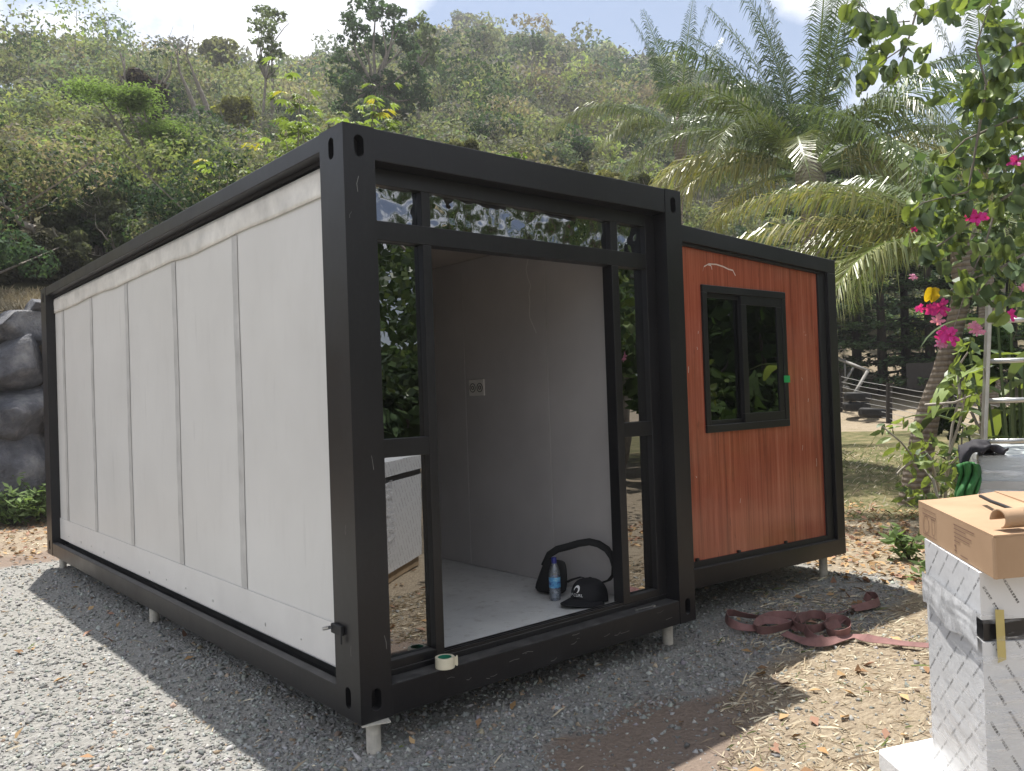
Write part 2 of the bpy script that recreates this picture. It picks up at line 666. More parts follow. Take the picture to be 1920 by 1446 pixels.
def ground_mat():
    t = NT('ground')
    geo = t.n('ShaderNodeNewGeometry').outputs['Position']
    mask = t.n('ShaderNodeSeparateColor', Color=t.attr('col'))
    fine = t.noise(34, 6, 0.75, geo)
    mid = t.noise(3.1, 6, 0.7, geo)
    vor = t.n('ShaderNodeTexVoronoi', Scale=48.0, Vector=geo)
    gravel = t.mix(0.55, t.ramp(vor.outputs['Color'], [(0.1, (0.15, 0.15, 0.143)), (0.9, (0.40, 0.40, 0.378))]),
                   t.ramp(fine, [(0.3, (0.175, 0.173, 0.165)), (0.7, (0.41, 0.405, 0.385))]))
    gravel = t.mix(t.math('MULTIPLY', mid, 0.35), gravel, (0.28, 0.255, 0.225))
    soil = t.mix(fine, (0.15, 0.115, 0.092), (0.31, 0.245, 0.20))
    strawn = t.noise(16, 7, 0.8, t.mapping(geo, (1, 3.2, 1), rot=(0, 0, 0.6)))
    straw = t.ramp(strawn, [(0.25, (0.17, 0.132, 0.098)), (0.5, (0.32, 0.262, 0.19)), (0.75, (0.50, 0.43, 0.325))])
    lawn = t.mix(fine, (0.055, 0.065, 0.028), (0.17, 0.165, 0.075))
    lawn = t.mix(t.ramp(mid, [(0.42, 0.0), (0.66, 0.75)]), lawn, (0.30, 0.24, 0.14))
    e = t.math('MULTIPLY', t.math('SUBTRACT', t.noise(2.6, 5, 0.7, geo), 0.5), 0.9)
    g = t.ramp(t.math('ADD', mask.outputs['Red'], e), [(0.4, 0.0), (0.6, 1.0)])
    s_ = t.ramp(t.math('ADD', mask.outputs['Green'], e), [(0.35, 0.0), (0.65, 1.0)])
    l_ = t.ramp(t.math('ADD', mask.outputs['Blue'], e), [(0.35, 0.0), (0.65, 1.0)])
    c = t.mix(s_, soil, straw)
    c = t.mix(l_, c, lawn)
    far = t.ramp(t.math('MULTIPLY', t.math('SUBTRACT', t.n('ShaderNodeSeparateXYZ', Vector=geo).outputs['Z'], 1.9), 0.5), [(0.1, 0.0), (0.6, 1.0)])
    c = t.mix(far, c, t.mix(mid, (0.05, 0.048, 0.028), (0.12, 0.11, 0.06)))
    c = t.mix(g, c, gravel)
    h = t.math('ADD', t.math('MULTIPLY', vor.outputs['Distance'], 0.7), fine)
    MAT['ground'] = t.fin(t.bsdf(Base__Color=c, Roughness=0.95, Specular__IOR__Level=0.15, Normal=t.bump(h, 0.8, 0.02)))


ground_mat()


def stone_mat():
    t = NT('gravel_stone')
    c = t.attr('col')
    MAT['gravel_stone'] = t.fin(t.bsdf(Base__Color=c, Roughness=0.9, Specular__IOR__Level=0.2))


stone_mat()

# ------------------------------------------------------------------ terrain
GZ = -0.14
RIDGE = [(-600, 170), (-200, 165), (0, 155), (200, 150), (330, 155), (430, 168), (560, 182), (640, 158), (750, 116), (870, 84), (1000, 102), (1150, 140), (1270, 175),
         (1400, 215), (1500, 262), (1600, 300), (1750, 360), (1920, 420), (2300, 520), (2600, 600)]
_raz, _rtan, _rdist, _rstart, _zstart = [], [], [], [], []
for _px, _py in RIDGE:
    _d = ray(_px, _py)
    _raz.append(math.degrees(math.atan2(_d[0], _d[1])))
    _rtan.append(_d[2] / math.hypot(_d[0], _d[1]))
_raz = np.array(_raz)
_rtan = np.array(_rtan)


def terr(x, y):
    """height of the terrain at x, y (arrays)"""
    x = np.asarray(x, float)
    y = np.asarray(y, float)
    dx, dy = x - CPn[0], y - CPn[1]
    r = np.hypot(dx, dy)
    az = np.degrees(np.arctan2(dx, dy))
    # gentle lawn: level round the house, rising to the right and behind
    s = 0.93 * x + 0.36 * y
    u = np.clip((s - 6.0) / 13.0, 0, 1)
    base = GZ + 0.5 * u * u * (3 - 2 * u) + 0.15 * np.clip(s - 20.0, 0, 8)
    base = np.where(dy < -3, base - 0.02 * np.clip(-dy - 3, 0, 30), base)
    # hill
    t = np.interp(az, _raz, _rtan)
    fade = np.clip((az + 45) / 30, 0, 1) * np.clip((125 - az) / 40, 0, 1)
    rr = np.interp(az, [-40, 8, 25, 40, 60, 75, 110], [70, 75, 115, 155, 190, 215, 230])
    rs = np.interp(az, [-40, 30, 45, 58, 66, 75, 110], [14.2, 14.2, 17, 25, 30, 32, 34])
    zs = np.interp(az, [-40, 30, 45, 58, 66, 110], [2.8, 2.8, 2.6, 1.6, 1.4, 1.3])
    zr = 1.32 + t * rr
    k = np.clip((r - rs) / (rr - rs), 0, 1)
    zh = zs + (zr - zs) * k ** 1.04
    zh = zh + (np.clip(k * 12, 0, 1)) * (n2(x, y, 0.045, 5, 3) - 0.45) * np.clip((r - rs) * 0.09, 0, 7)
    beyond = np.clip(r - rr, 0, None)
    zh = np.where(r > rr, np.maximum(zh - beyond * 0.5, 2.0), zh)
    step = np.clip((r - (rs - 0.9)) / 0.9, 0, 1)
    step = step * step * (3 - 2 * step) * fade
    z = base * (1 - step) + np.maximum(zh, base) * step
    z = np.where(r > 420, np.minimum(z, 8), z)
    return z


def masks(x, y):
    x = np.asarray(x, float)
    y = np.asarray(y, float)
    w = (n2(x, y, 0.9, 3) - 0.47) * 1.1
    yb = np.interp(x, [-9, -0.1, 0.3, 0.6, 1.5, 2.2, 3.2, 4.4], [-9, -3.5, -0.9, -0.48, -0.45, -0.40, -0.5, -0.3])
    g = np.clip((y - yb) / 0.5 + 0.5 + w, 0, 1)
    g = g * np.clip((6.15 - y) / 0.5 + 0.5 + w * .5, 0, 1) * np.clip((4.6 - x) / 0.5 + 0.5 + w, 0, 1) * np.clip((x + 9) / 0.8, 0, 1)
    s = np.clip((0.62 * x - 0.8 * y - 1.8) / 0.9 + 0.5 + w, 0, 1)
    s = np.maximum(s, np.clip((x - 4.4) / 0.8, 0, 1))
    s = np.maximum(s, np.clip((-3.5 - y) / 1.0, 0, 1))
    r = np.hypot(x - CPn[0], y - CPn[1])
    ln = np.clip((0.93 * x + 0.36 * y - 6.6) / 1.6 + w, 0, 1)
    ln = np.where(0.93 * x + 0.36 * y > 16.5, np.clip(ln * 0.35, 0, 1), ln)
    ln = np.maximum(ln, np.clip((r - 40) / 20, 0, 1))
    lit = np.clip((y - 6.4) / 0.6, 0, 1) * (x < 6)
    s = np.maximum(s, lit * 0.55)
    return g, s, ln


def build_ground():
    cx, cy_ = 0.0, -1.0
    nA = 720
    rad = np.concatenate([np.arange(0.08, 12.0, 0.08), np.geomspace(12.0, 60, 120), np.geomspace(61, 420, 110), np.geomspace(440, 900, 8)])
    th = np.arange(nA) * 2 * math.pi / nA
    X = cx + rad[:, None] * np.sin(th)[None]
    Y = cy_ + rad[:, None] * np.cos(th)[None]
    Z = terr(X, Y)
    near = np.clip(1 - (rad[:, None] - 12) / 10, 0, 1)
    Z = Z + near * ((n2(X, Y, 1.3, 8) - 0.47) * 0.05 + (n2(X, Y, 7.0, 9) - 0.47) * 0.014)
    V = np.stack([X, Y, Z], -1).reshape(-1, 3)
    nR = len(rad)
    i = np.arange(nR - 1)[:, None] * nA
    j = np.arange(nA)[None]
    k = (j + 1) % nA
    F = np.stack([i + j, i + nA + j, i + nA + k, i + k], -1).reshape(-1, 4)[:, ::-1]
    g, s, l_ = masks(V[:, 0], V[:, 1])
    C = np.stack([g, s, l_], -1)
    me = np_mesh('ground', V, F, 'ground', C, True)
    # close the middle
    return structure(np_obj('ground', me))


build_ground()


def gz(x, y):
    return float(terr(np.array([x]), np.array([y]))[0])


# ------------------------------------------------------------------ container house
W, LEN, H = 2.196, 5.828, 2.48
house = empty('container_house', (0, 0, GZ), 'black steel framed container house with white panelled side, open doorway and red wood wing', 'container house')
HB = (0, 0, GZ)


def hpart(mb, name, mat, parent=None, **kw):
    return shift(mb, HB).build(name, mat, parent or house, **kw)


def casting(x0, x1, y0, y1, z0, z1, holes):
    """corner casting: a hollow box with oval lashing holes in some faces"""
    mb = MB()

    def holed(face, rx=0.023, rz=0.046, depth=0.05):
        # face gives origin, two axes and inward normal
        o, a, b, la, lb, nrm = face
        n = 24
        o, a, b, nrm = map(np.array, (o, a, b, nrm))
        cu, cv = la / 2, lb / 2
        outer, inner = [], []
        for i in range(n):
            t = 2 * math.pi * i / n
            c, s_ = math.cos(t), math.sin(t)
            m = min((la / 2) / abs(c) if abs(c) > 1e-6 else 9, (lb / 2) / abs(s_) if abs(s_) > 1e-6 else 9)
            outer.append(o + a * (cu + c * m) + b * (cv + s_ * m))
            # stadium shaped hole
            sx = rx * c
            sz = (rz - rx) * (1 if s_ > 1e-6 else -1 if s_ < -1e-6 else 0) + rx * s_
            inner.append(o + a * (cu + sx) + b * (cv + sz))
        corners = [o, o + a * la, o + a * la + b * lb, o + b * lb]
        back = [q + nrm * depth for q in inner]
        vs = outer + inner + back + corners
        fs = []
        for i in range(n):
            k = (i + 1) % n
            fs.append((i, k, n + k, n + i))
            fs.append((n + i, n + k, 2 * n + k, 2 * n + i))
        fs.append(tuple(range(2 * n, 3 * n)))
        # corner triangles
        for ci, ang in ((0, 225), (1, 315), (2, 45), (3, 135)):
            t = ang / 360 * n
            lo, hi = None, None
            # outer points either side of the corner direction
            best = sorted(range(n), key=lambda q: np.linalg.norm(outer[q] - corners[ci]))[:2]
            fs.append((best[0], best[1], 3 * n + ci))
        mb.add(vs, fs)

    dx, dy, dz = x1 - x0, y1 - y0, z1 - z0
    faces = {
        'front': ((x0, y0, z0), (1, 0, 0), (0, 0, 1), dx, dz, (0, 1, 0)),
        'back': ((x0, y1, z0), (1, 0, 0), (0, 0, 1), dx, dz, (0, -1, 0)),
        'left': ((x0, y0, z0), (0, 1, 0), (0, 0, 1), dy, dz, (1, 0, 0)),
        'right': ((x1, y0, z0), (0, 1, 0), (0, 0, 1), dy, dz, (-1, 0, 0)),
    }
    for k, f in faces.items():
        if k in holes:
            holed(f)
        else:
            o, a, b, la, lb, nrm = f
            o, a, b = map(np.array, (o, a, b))
            mb.add([o, o + a * la, o + a * la + b * lb, o + b * lb], [(0, 1, 2, 3)])
    for z in (z0, z1):
        mb.add([(x0, y0, z), (x1, y0, z), (x1, y1, z), (x0, y1, z)], [(0, 1, 2, 3)])
    return mb


PX, PY, CZ = 0.150, 0.205, 0.175
for sx in (0, 1):
    for sy in (0, 1):
        x0, x1 = (0, PX) if sx == 0 else (W - 0.140, W)
        y0, y1 = (0, PY) if sy == 0 else (LEN - PY, LEN)
        # post stands between its two castings, 3 mm set back so the joint line shows
        po = hpart(MB().box(x0, x1, y0, y1, CZ, H - CZ), 'corner_post', 'black_steel')
        hs = ('left' if sx == 0 else 'right', 'front' if sy == 0 else 'back')
        for zz in (0, H - CZ):
            hpart(casting(x0, x1, y0, y1, zz, zz + CZ, hs), 'corner_casting', 'black_steel', po).parent = po
# beams (butted between posts)
for y0, y1 in ((0.002, 0.12), (LEN - 0.12, LEN - 0.002)):
    hpart(MB().box(PX, W - .14, y0, y1, 2.342, H - .001), 'beam', 'black_steel', bevel=0.005)
    hpart(MB().box(PX, W - .14, y0, y1, 0.001, 0.132), 'beam', 'black_steel', bevel=0.005)
for x0, x1 in ((0.002, 0.062), (W - .062, W - .002)):
    hpart(MB().box(x0, x1, PY, LEN - PY, 2.402, H - .001), 'beam', 'black_steel', bevel=0.004)
    hpart(MB().box(x0, x1 if x0 > 1 else 0.05, PY, LEN - PY, 0.001, 0.118), 'beam', 'black_steel', bevel=0.004)
hpart(MB().box(0.062, W - .062, .12, LEN - .12, 2.385, 2.470), 'roof_sheet', 'black_steel')
hpart(MB().box(0.085, 0.12, PY, LEN - PY, 2.30, 2.384), 'gap_backing', 'gasket')  # black backing plate set in to darken the shadow gap under the beam
hpart(MB().box(0.10, 0.14, PY, LEN - PY, 0.001, 0.10), 'floor_joist', 'gasket')
# floor and inner shell
hpart(MB().box(0.142, W - .062, 0.14, LEN - .12, 0.075, 0.130), 'floor', 'floor_board')
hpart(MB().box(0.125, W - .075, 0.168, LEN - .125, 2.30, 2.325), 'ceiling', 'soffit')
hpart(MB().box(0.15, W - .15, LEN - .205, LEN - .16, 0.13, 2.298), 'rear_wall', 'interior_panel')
ys = [0.168, 0.865, 1.742, 2.70, 3.66, 4.62, LEN - .207]
iw = hpart(MB().box(1.935, 1.955, 0.168, LEN - .206, 0.132, 2.298), 'partition', 'gasket')
for a, b in zip(ys[:-1], ys[1:]):
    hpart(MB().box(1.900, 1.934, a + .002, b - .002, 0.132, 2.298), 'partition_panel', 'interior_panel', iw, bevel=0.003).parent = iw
# repaired streak / filler line on the partition
rng0 = np.random.default_rng(4)
fl = [(1.8985, 1.02 + 0.012 * rng0.normal(), 2.26 - 0.055 * i) for i in range(8)]
fl += [(1.8985, 1.02 - 0.02 * i, 1.83 - 0.035 * i) for i in range(4)]
hpart(MB().ribbon(fl, [(0, 1, 0)] * len(fl), 0.008), 'filler_seam', 'strip_white')
# floor skirting debris line
so = hpart(MB().box(1.888, 1.8995, 1.515, 1.685, 1.335, 1.45), 'wall_socket', 'socket_white', bevel=0.004)
for yy in (1.56, 1.64):
    ring = MB()
    for q in range(2):
        pts = [(1.8872, yy + (0.030 - q * .018) * math.cos(t), 1.392 + (0.030 - q * .018) * math.sin(t)) for t in np.linspace(0, 2 * math.pi, 17)]
        ring.tube(pts, 0.0028, 5, False)
    hpart(ring, 'outlet', 'gasket', so).parent = so
# white side panels, cover strips, foil trim and bottom flashing
seams = [PY + .004, 1.342, 2.323, 3.356, 4.340, 5.311, LEN - PY - .004]
for a, b in zip(seams[:-1], seams[1:]):
    hpart(MB().box(0.075, 0.122, a + .004, b - .004, 0.150, 2.372), 'wall_panel', 'white_panel', bevel=0.003)
rs_ = random.Random(3)
for s_ in seams[1:-1]:
    def strip(u, v, s_=s_):
        z = 0.345 + v * (2.24 - 0.345)
        return (0.0715 - 0.0012 * math.sin(v * 37 + s_ * 9) * (u > .4), s_ - 0.042 + u * 0.075 + 0.004 * math.sin(v * 9 + s_ * 5), z)
    hpart(MB().grid(strip, 2, 40), 'joint_strip', 'grey_tape', solid=0.0015)


def foil(u, v):
    y = PY + .01 + u * (LEN - 2 * PY - .02)
    nz = float(vnoise(np.array([y * 5, v * 3, 1.0]), 3))
    return (0.067 - 0.006 * math.sin(v * 3.1) * nz - 0.003 * (v > .7) * nz, y, 2.372 - v * (0.125 + 0.02 * float(vnoise(np.array([y * 2.5, 0, 0]), 6))))


hpart(MB().grid(foil, 160, 6), 'foil_trim', 'foil', solid=0.001, smooth=True)
hpart(MB().box(0.0690, 0.0725, PY + .006, LEN - PY - .006, 0.152, 0.342), 'flashing', 'strip_white')
for q in range(14):
    yy = 0.3 + q * 0.38 + rs_.uniform(-.05, .05)
    hpart(MB().box(0.066, 0.069, yy, yy + .008, 0.2 + rs_.uniform(-.01, .01), 0.208), 'screw', 'steel_bright')
# latch bracket
lt = hpart(MB().box(-.018, -.001, 0.115, 0.205, 0.345, 0.385).box(-.018, -.012, 0.115, 0.13, 0.31, 0.345), 'latch', 'gasket', bevel=0.003)
hpart(MB().tube([(-.03, 0.19, 0.372), (-.03, 0.245, 0.356)], 0.008, 8), 'bolt', 'steel_bright', lt).parent = lt

# scuffs and scratches on the paint
rsc = random.Random(17)
simple('scuff', (0.16, 0.155, 0.15), 0.7, 0.3, 30)
for q in range(22):
    k = rsc.random() * .9
    ln_ = rsc.uniform(.008, .07)
    if k < .5:
        x, z = rsc.uniform(.2, 2.0), rsc.uniform(.02, .12)
        a = [(x, .0012, z), (x + ln_ * .5, .0012, z + rsc.uniform(-.004, .004)), (x + ln_, .0012, z + rsc.uniform(-.008, .008))]
        sd3 = (0, 0, 1)
    elif k < .8:
        x, z = rsc.uniform(.01, .14), rsc.uniform(.25, 2.2)
        a = [(x, -.0008, z), (x + rsc.uniform(-.004, .004), -.0008, z + ln_ * .5), (x + rsc.uniform(-.01, .01), -.0008, z + ln_)]
        sd3 = (1, 0, 0)
    else:
        y, z = rsc.uniform(.02, .19), rsc.uniform(.25, 2.2)
        a = [(-.0008, y, z), (-.0008, y + rsc.uniform(-.004, .004), z + ln_ * .5), (-.0008, y + rsc.uniform(-.01, .01), z + ln_)]
        sd3 = (0, 1, 0)
    hpart(MB().ribbon(a, [sd3] * 3, rsc.uniform(.0012, .0035)), 'scuff', 'scuff')

# entrance screen: frame bars and panes
FY0, FY1 = 0.090, 0.165
fr = MB()
xs = dict(l0=PX, l1=0.200, m0=0.442, m1=0.490, n0=1.690, n1=1.745, r0=1.978, r1=2.056)
ef = hpart(MB().box(PX, 2.056, FY0, FY1, 0.133, 0.158), 'entrance_frame', 'black_steel', bevel=0.003)


def bar(x0, x1, z0, z1, dy=0.0):
    o = hpart(MB().box(x0, x1, FY0 + dy, FY1 - .001, z0, z1), 'frame_bar', 'black_steel', ef, bevel=0.003)
    o.parent = ef


bar(xs['l0'], xs['l1'], 0.159, 2.341)
bar(xs['r0'], xs['r1'], 0.159, 2.341)
bar(xs['m0'], xs['m1'], 0.159, 2.025, .001)
bar(xs['n0'], xs['n1'], 0.159, 2.025, .001)
bar(xs['l1'], xs['r0'], 2.268, 2.341, .0005)
bar(xs['l1'], xs['r0'], 2.0255, 2.110, .0005)
bar(xs['m0'], xs['m1'], 2.1105, 2.2675, .001)
bar(xs['n0'], xs['n1'], 2.1105, 2.2675, .001)
for a, b in ((xs['l1'], xs['m0']), (xs['n1'], xs['r0'])):
    bar(a, b, 1.075, 1.155, .002)
    bar(a, b, 0.159, 0.197, .002)
# threshold tracks
for k, yy in enumerate((0.096, 0.118, 0.142)):
    hpart(MB().box(xs['m1'], xs['n0'], yy, yy + .008, 0.1585, 0.172), 'threshold_track', 'black_steel', ef).parent = ef


def pane(x0, x1, z0, z1, mat, tilt=(0, 0)):
    c = ((x0 + x1) / 2, 0.131, (z0 + z1) / 2)
    mb = MB().box(-(x1 - x0) / 2, (x1 - x0) / 2, -.003, .003, -(z1 - z0) / 2, (z1 - z0) / 2)
    o = mb.build('pane', mat, ef)
    o.location = (c[0] - HB[0], c[1] - HB[1], c[2] - HB[2])
    o.rotation_euler = (R(tilt[0]), 0, R(tilt[1]))
    return o


e_ = 0.006
pane(xs['l1'] - e_, xs['m0'] + e_, 2.110 - e_, 2.268 + e_, 'wavy_glass')
pane(xs['m1'] - e_, xs['n0'] + e_, 2.110 - e_, 2.268 + e_, 'wavy_glass')
pane(xs['n1'] - e_, xs['r0'] + e_, 2.110 - e_, 2.268 + e_, 'wavy_glass')
pane(xs['l1'] - e_, xs['m0'] + e_, 1.155 - e_, 2.0255 + e_, 'mirror_glass')
pane(xs['l1'] - e_, xs['m0'] + e_, 0.197 - e_, 1.075 + e_, 'mirror_glass')
pane(xs['n1'] - e_, xs['r0'] + e_, 1.155 - e_, 2.0255 + e_, 'mirror_glass')
pane(xs['n1'] - e_, xs['r0'] + e_, 0.197 - e_, 1.075 + e_, 'mirror_glass')

# wing: sloping slightly down away from the main box
WY, WX1 = 0.26, 4.405


def wwarp(q):
    x, y, z = q
    zz = z + HB[2]
    k = x - 2.196
    return (x, y, z - k * (0.0277 + (zz - 0.085) / 2.3 * 0.0158))


def wpart(mb, name, mat, parent=None, **kw):
    return hpart(mb, name, mat, parent, warp=wwarp, **kw)


wl = W + .004
wpart(MB().box(wl, WX1, WY, WY + .10, 2.280, 2.385), 'wing_beam', 'black_steel', bevel=0.004)
wpart(MB().box(wl, WX1, WY, WY + .10, 0.085, 0.205), 'wing_beam', 'black_steel', bevel=0.004)
wpart(MB().box(4.292, WX1, WY + .001, WY + .099, 0.2055, 2.2795), 'wing_post', 'black_steel', bevel=0.004)
wpart(MB().box(4.195, 4.2915, WY + .03, WY + .098, 0.2055, 2.2795), 'wing_lip', 'gasket', bevel=0.003)
wpart(MB().box(wl, 4.1945, WY + .03, WY + .098, 0.2055, 0.243), 'wing_lip', 'gasket', bevel=0.003)
wpart(MB().box(wl, 4.1945, WY + .02, WY + .098, 2.262, 2.2795), 'wing_lip', 'gasket', bevel=0.003)
# wood faced panel round the window opening
wx0, wx1, wz0, wz1 = 2.762, 3.735, 1.044, 2.006
wp = MB()
wy = WY + .045


def wbox(x0, x1, z0, z1, top=None):
    wp.box(x0, x1, wy, wy + .05, z0, z1)


def unw(x, z):
    # true height back to the un-sloped frame of the wing
    zz = z
    for _ in range(4):
        zz = z + (x - 2.196) * (0.0277 + (zz - 0.085) / 2.3 * 0.0158)
    return zz


xa, xb, zlo, zhi = wl, 4.1945, 0.2435, 2.2615
# four slabs whose inner edges follow the level window
wp.hexa([(xa, wy, zlo), (wx0, wy, zlo), (wx0, wy + .05, zlo), (xa, wy + .05, zlo)], [(xa, wy, zhi), (wx0, wy, zhi), (wx0, wy + .05, zhi), (xa, wy + .05, zhi)])
wp.hexa([(wx1, wy, zlo), (xb, wy, zlo), (xb, wy + .05, zlo), (wx1, wy + .05, zlo)], [(wx1, wy, zhi), (xb, wy, zhi), (xb, wy + .05, zhi), (wx1, wy + .05, zhi)])
a0, a1 = unw(wx0, wz0), unw(wx1, wz0)
wp.hexa([(wx0, wy, zlo), (wx1, wy, zlo), (wx1, wy + .05, zlo), (wx0, wy + .05, zlo)], [(wx0, wy, a0), (wx1, wy, a1), (wx1, wy + .05, a1), (wx0, wy + .05, a0)])
a0, a1 = unw(wx0, wz1), unw(wx1, wz1)
wp.hexa([(wx0, wy, a0), (wx1, wy, a1), (wx1, wy + .05, a1), (wx0, wy + .05, a0)], [(wx0, wy, zhi), (wx1, wy, zhi), (wx1, wy + .05, zhi), (wx0, wy + .05, zhi)])
wood = wpart(wp, 'wood_panel', 'wood_panel')
for xj, zz in ((2.60, 0.2435), (3.05, 0.2435), (3.62, 0.2435)):
    wpart(MB().box(xj, xj + .03, wy - .012, wy - .001, 0.247, 0.262), 'clip', 'gasket', wood).parent = wood
# scratches and chalky marks
arc = [ony(x, y, wy - .001) for x, y in ((1318, 508), (1320, 500), (1327, 496), (1333, 498), (1335, 505))]
arc2 = [ony(x, y, wy - .001) for x, y in ((1328, 495), (1343, 496), (1356, 500), (1366, 505), (1374, 507), (1379, 517))]
for aa in (arc, arc2):
    hpart(MB().ribbon(aa, [(0.3, 0, 1)] * len(aa), 0.009), 'scratch', 'chalk', wood).parent = wood
rs2 = random.Random(8)
for q in range(16):
    x = rs2.uniform(2.5, 4.1)
    z = rs2.uniform(0.35, 2.1)
    if wx0 - .03 < x < wx1 + .03 and wz0 - .03 < z < wz1 + .1:
        continue
    ln_ = rs2.uniform(0.01, 0.09)
    a = [(x, wy - .0008, z), (x + .004, wy - .0008, z + ln_ * .5), (x + rs2.uniform(-.01, .01), wy - .0008, z + ln_)]
    hpart(MB().ribbon(a, [(1, 0, 0)] * 3, 0.003), 'scratch', 'chalk', wood).parent = wood
# window
wo = MB()
f = .045
yA, yB = WY + .030, WY + .10
wo.box(wx0 - .004, wx1 + .004, yA, yB, wz1 - f, wz1 + .004).box(wx0 - .004, wx1 + .004, yA, yB, wz0 - .004, wz0 + f)
wo.box(wx0 - .004, wx0 + f, yA + .001, yB, wz0 + f, wz1 - f).box(wx1 - f, wx1 + .004, yA + .001, yB, wz0 + f, wz1 - f)
wf = hpart(wo, 'window_frame', 'black_steel', bevel=0.003)
xm = 3.205
for k, (a, b, yy, fw) in enumerate(((wx0 + f, xm + .02, WY + .062, .028), (xm - .012, wx1 - f, WY + .036, .062))):
    s2 = MB()
    z0, z1 = wz0 + f + .001, wz1 - f - .001
    s2.box(a, b, yy, yy + .024, z0, z0 + fw).box(a, b, yy, yy + .024, z1 - fw, z1)
    s2.box(a, a + fw, yy + .001, yy + .023, z0 + fw, z1 - fw).box(b - fw, b, yy + .001, yy + .023, z0 + fw, z1 - fw)
    hpart(s2, 'sash', 'black_steel', wf, bevel=0.002).parent = wf
    hpart(MB().box(a + fw - .004, b - fw + .004, yy + .009, yy + .014, z0 + fw - .004, z1 - fw + .004), 'pane', 'dark_glass', wf).parent = wf
hpart(MB().box(3.675, 3.752, WY + .0265, WY + .0290, 1.355, 1.405), 'green_tape', 'green_tape', wf).parent = wf
# body of the wing
wpart(MB().box(wl, 4.35, WY + .101, 5.55, 2.300, 2.372), 'wing_roof', 'black_steel')
wpart(MB().box(4.352, 4.398, WY + .101, 5.55, 0.09, 2.372), 'wing_side_wall', 'white_panel')
wpart(MB().box(wl, 4.35, 5.50, 5.549, 0.09, 2.299), 'wing_rear_wall', 'white_panel')
wpart(MB().box(wl, 4.35, WY + .101, 5.498, 0.09, 0.16), 'wing_floor', 'floor_board')
# support feet
feet = [(0.075, 0.035), (0.10, 3.0), (0.11, 5.74), (2.09, 0.125), (2.10, 3.0), (2.10, 5.70), (4.235, 0.36), (4.28, 3.0), (4.28, 5.3)]
for i, (x, y) in enumerate(feet):
    zt = 0.0 if x < 3 else 0.085 - (x - 2.196) * 0.0277
    ft = hpart(MB().lathe([(0.001, GZ - .03), (0.031, GZ - .03), (0.031, zt - .006), (0.001, zt - .006)], 18, (x, y, 0)), 'support_foot', 'pvc_grey', smooth=False)
    a = 0.5 + i
    pl = MB()
    hw = 0.085 if i in (0, 3) else 0.05
    q = [(x + hw * math.cos(a + k * math.pi / 2), y + hw * math.sin(a + k * math.pi / 2)) for k in range(4)]
    pl.hexa([(px, py, zt - .0065) for px, py in q], [(px, py, zt - .0012) for px, py in q])
    hpart(pl, 'bearing_plate', 'pvc_grey', ft).parent = ft

# ------------------------------------------------------------------ things in the doorway
simple('bag_black', (0.012, 0.012, 0.013), 0.75, 0.3, 30, bump=0.4, bscale=120)
simple('cap_black', (0.010, 0.010, 0.013), 0.85, 0.3, 30, bump=0.3, bscale=200)
simple('logo_white', (0.80, 0.80, 0.80), 0.6, 0.04)
simple('bottle_cap_blue', (0.03, 0.035, 0.22), 0.35, 0.05)
simple('tape_cream', (0.72, 0.66, 0.50), 0.55, 0.06)
simple('tape_core', (0.02, 0.22, 0.13), 0.5, 0.1)
simple('strap_pink', (0.22, 0.115, 0.108), 0.85, 0.3, 9, bump=0.3, bscale=150)


def bottle_mats():
    t = NT('bottle_plastic')
    gl = t.n('ShaderNodeBsdfGlossy', Color=(0.9, 0.92, 1.0), Roughness=0.05).outputs['BSDF']
    tr0 = t.n('ShaderNodeBsdfTransparent', Color=(0.93, 0.96, 0.99)).outputs['BSDF']
    df0 = t.n('ShaderNodeBsdfDiffuse', Color=(0.75, 0.82, 0.9)).outputs['BSDF']
    m00 = t.n('ShaderNodeMixShader', Fac=0.14)
    t.t.links.new(tr0, m00.inputs[1])
    t.t.links.new(df0, m00.inputs[2])
    tr = m00.outputs[0]
    mx = t.n('ShaderNodeMixShader', Fac=t.math('ADD', t.n('ShaderNodeFresnel', IOR=1.4).outputs['Fac'], 0.06))
    t.t.links.new(tr, mx.inputs[1])
    t.t.links.new(gl, mx.inputs[2])
    MAT['bottle_plastic'] = t.fin(mx.outputs[0])
    t = NT('bottle_label')
    o = t.obj()
    n_ = t.noise(22, 4, 0.6, t.mapping(o, (1, 1, 1.8)))
    c = t.ramp(n_, [(0.36, (0.03, 0.07, 0.34)), (0.46, (0.10, 0.34, 0.62)), (0.56, (0.22, 0.50, 0.72)), (0.66, (0.72, 0.78, 0.82))], 'CONSTANT')
    MAT['bottle_label'] = t.fin(t.bsdf(Base__Color=c, Roughness=0.35))


bottle_mats()
FLZ = 0.1305
# shoulder bag: a slumped pouch with a flap and a wide strap looping to the right
bagc = np.array([1.655, 0.64, FLZ])
bag = empty('shoulder_bag', tuple(bagc), 'black shoulder bag with wide looped strap standing on the doorway floor', 'bag')


def bag_pt(px, py, dep=0.0):
    """a point seen at px,py on the upright plane through the bag, pushed back by dep"""
    d = ray(px, py)
    nrm = np.array([0.93, 0.37, 0.0])
    k = (np.dot(nrm, bagc - CPn) + dep) / np.dot(nrm, d)
    return CPn + d * k


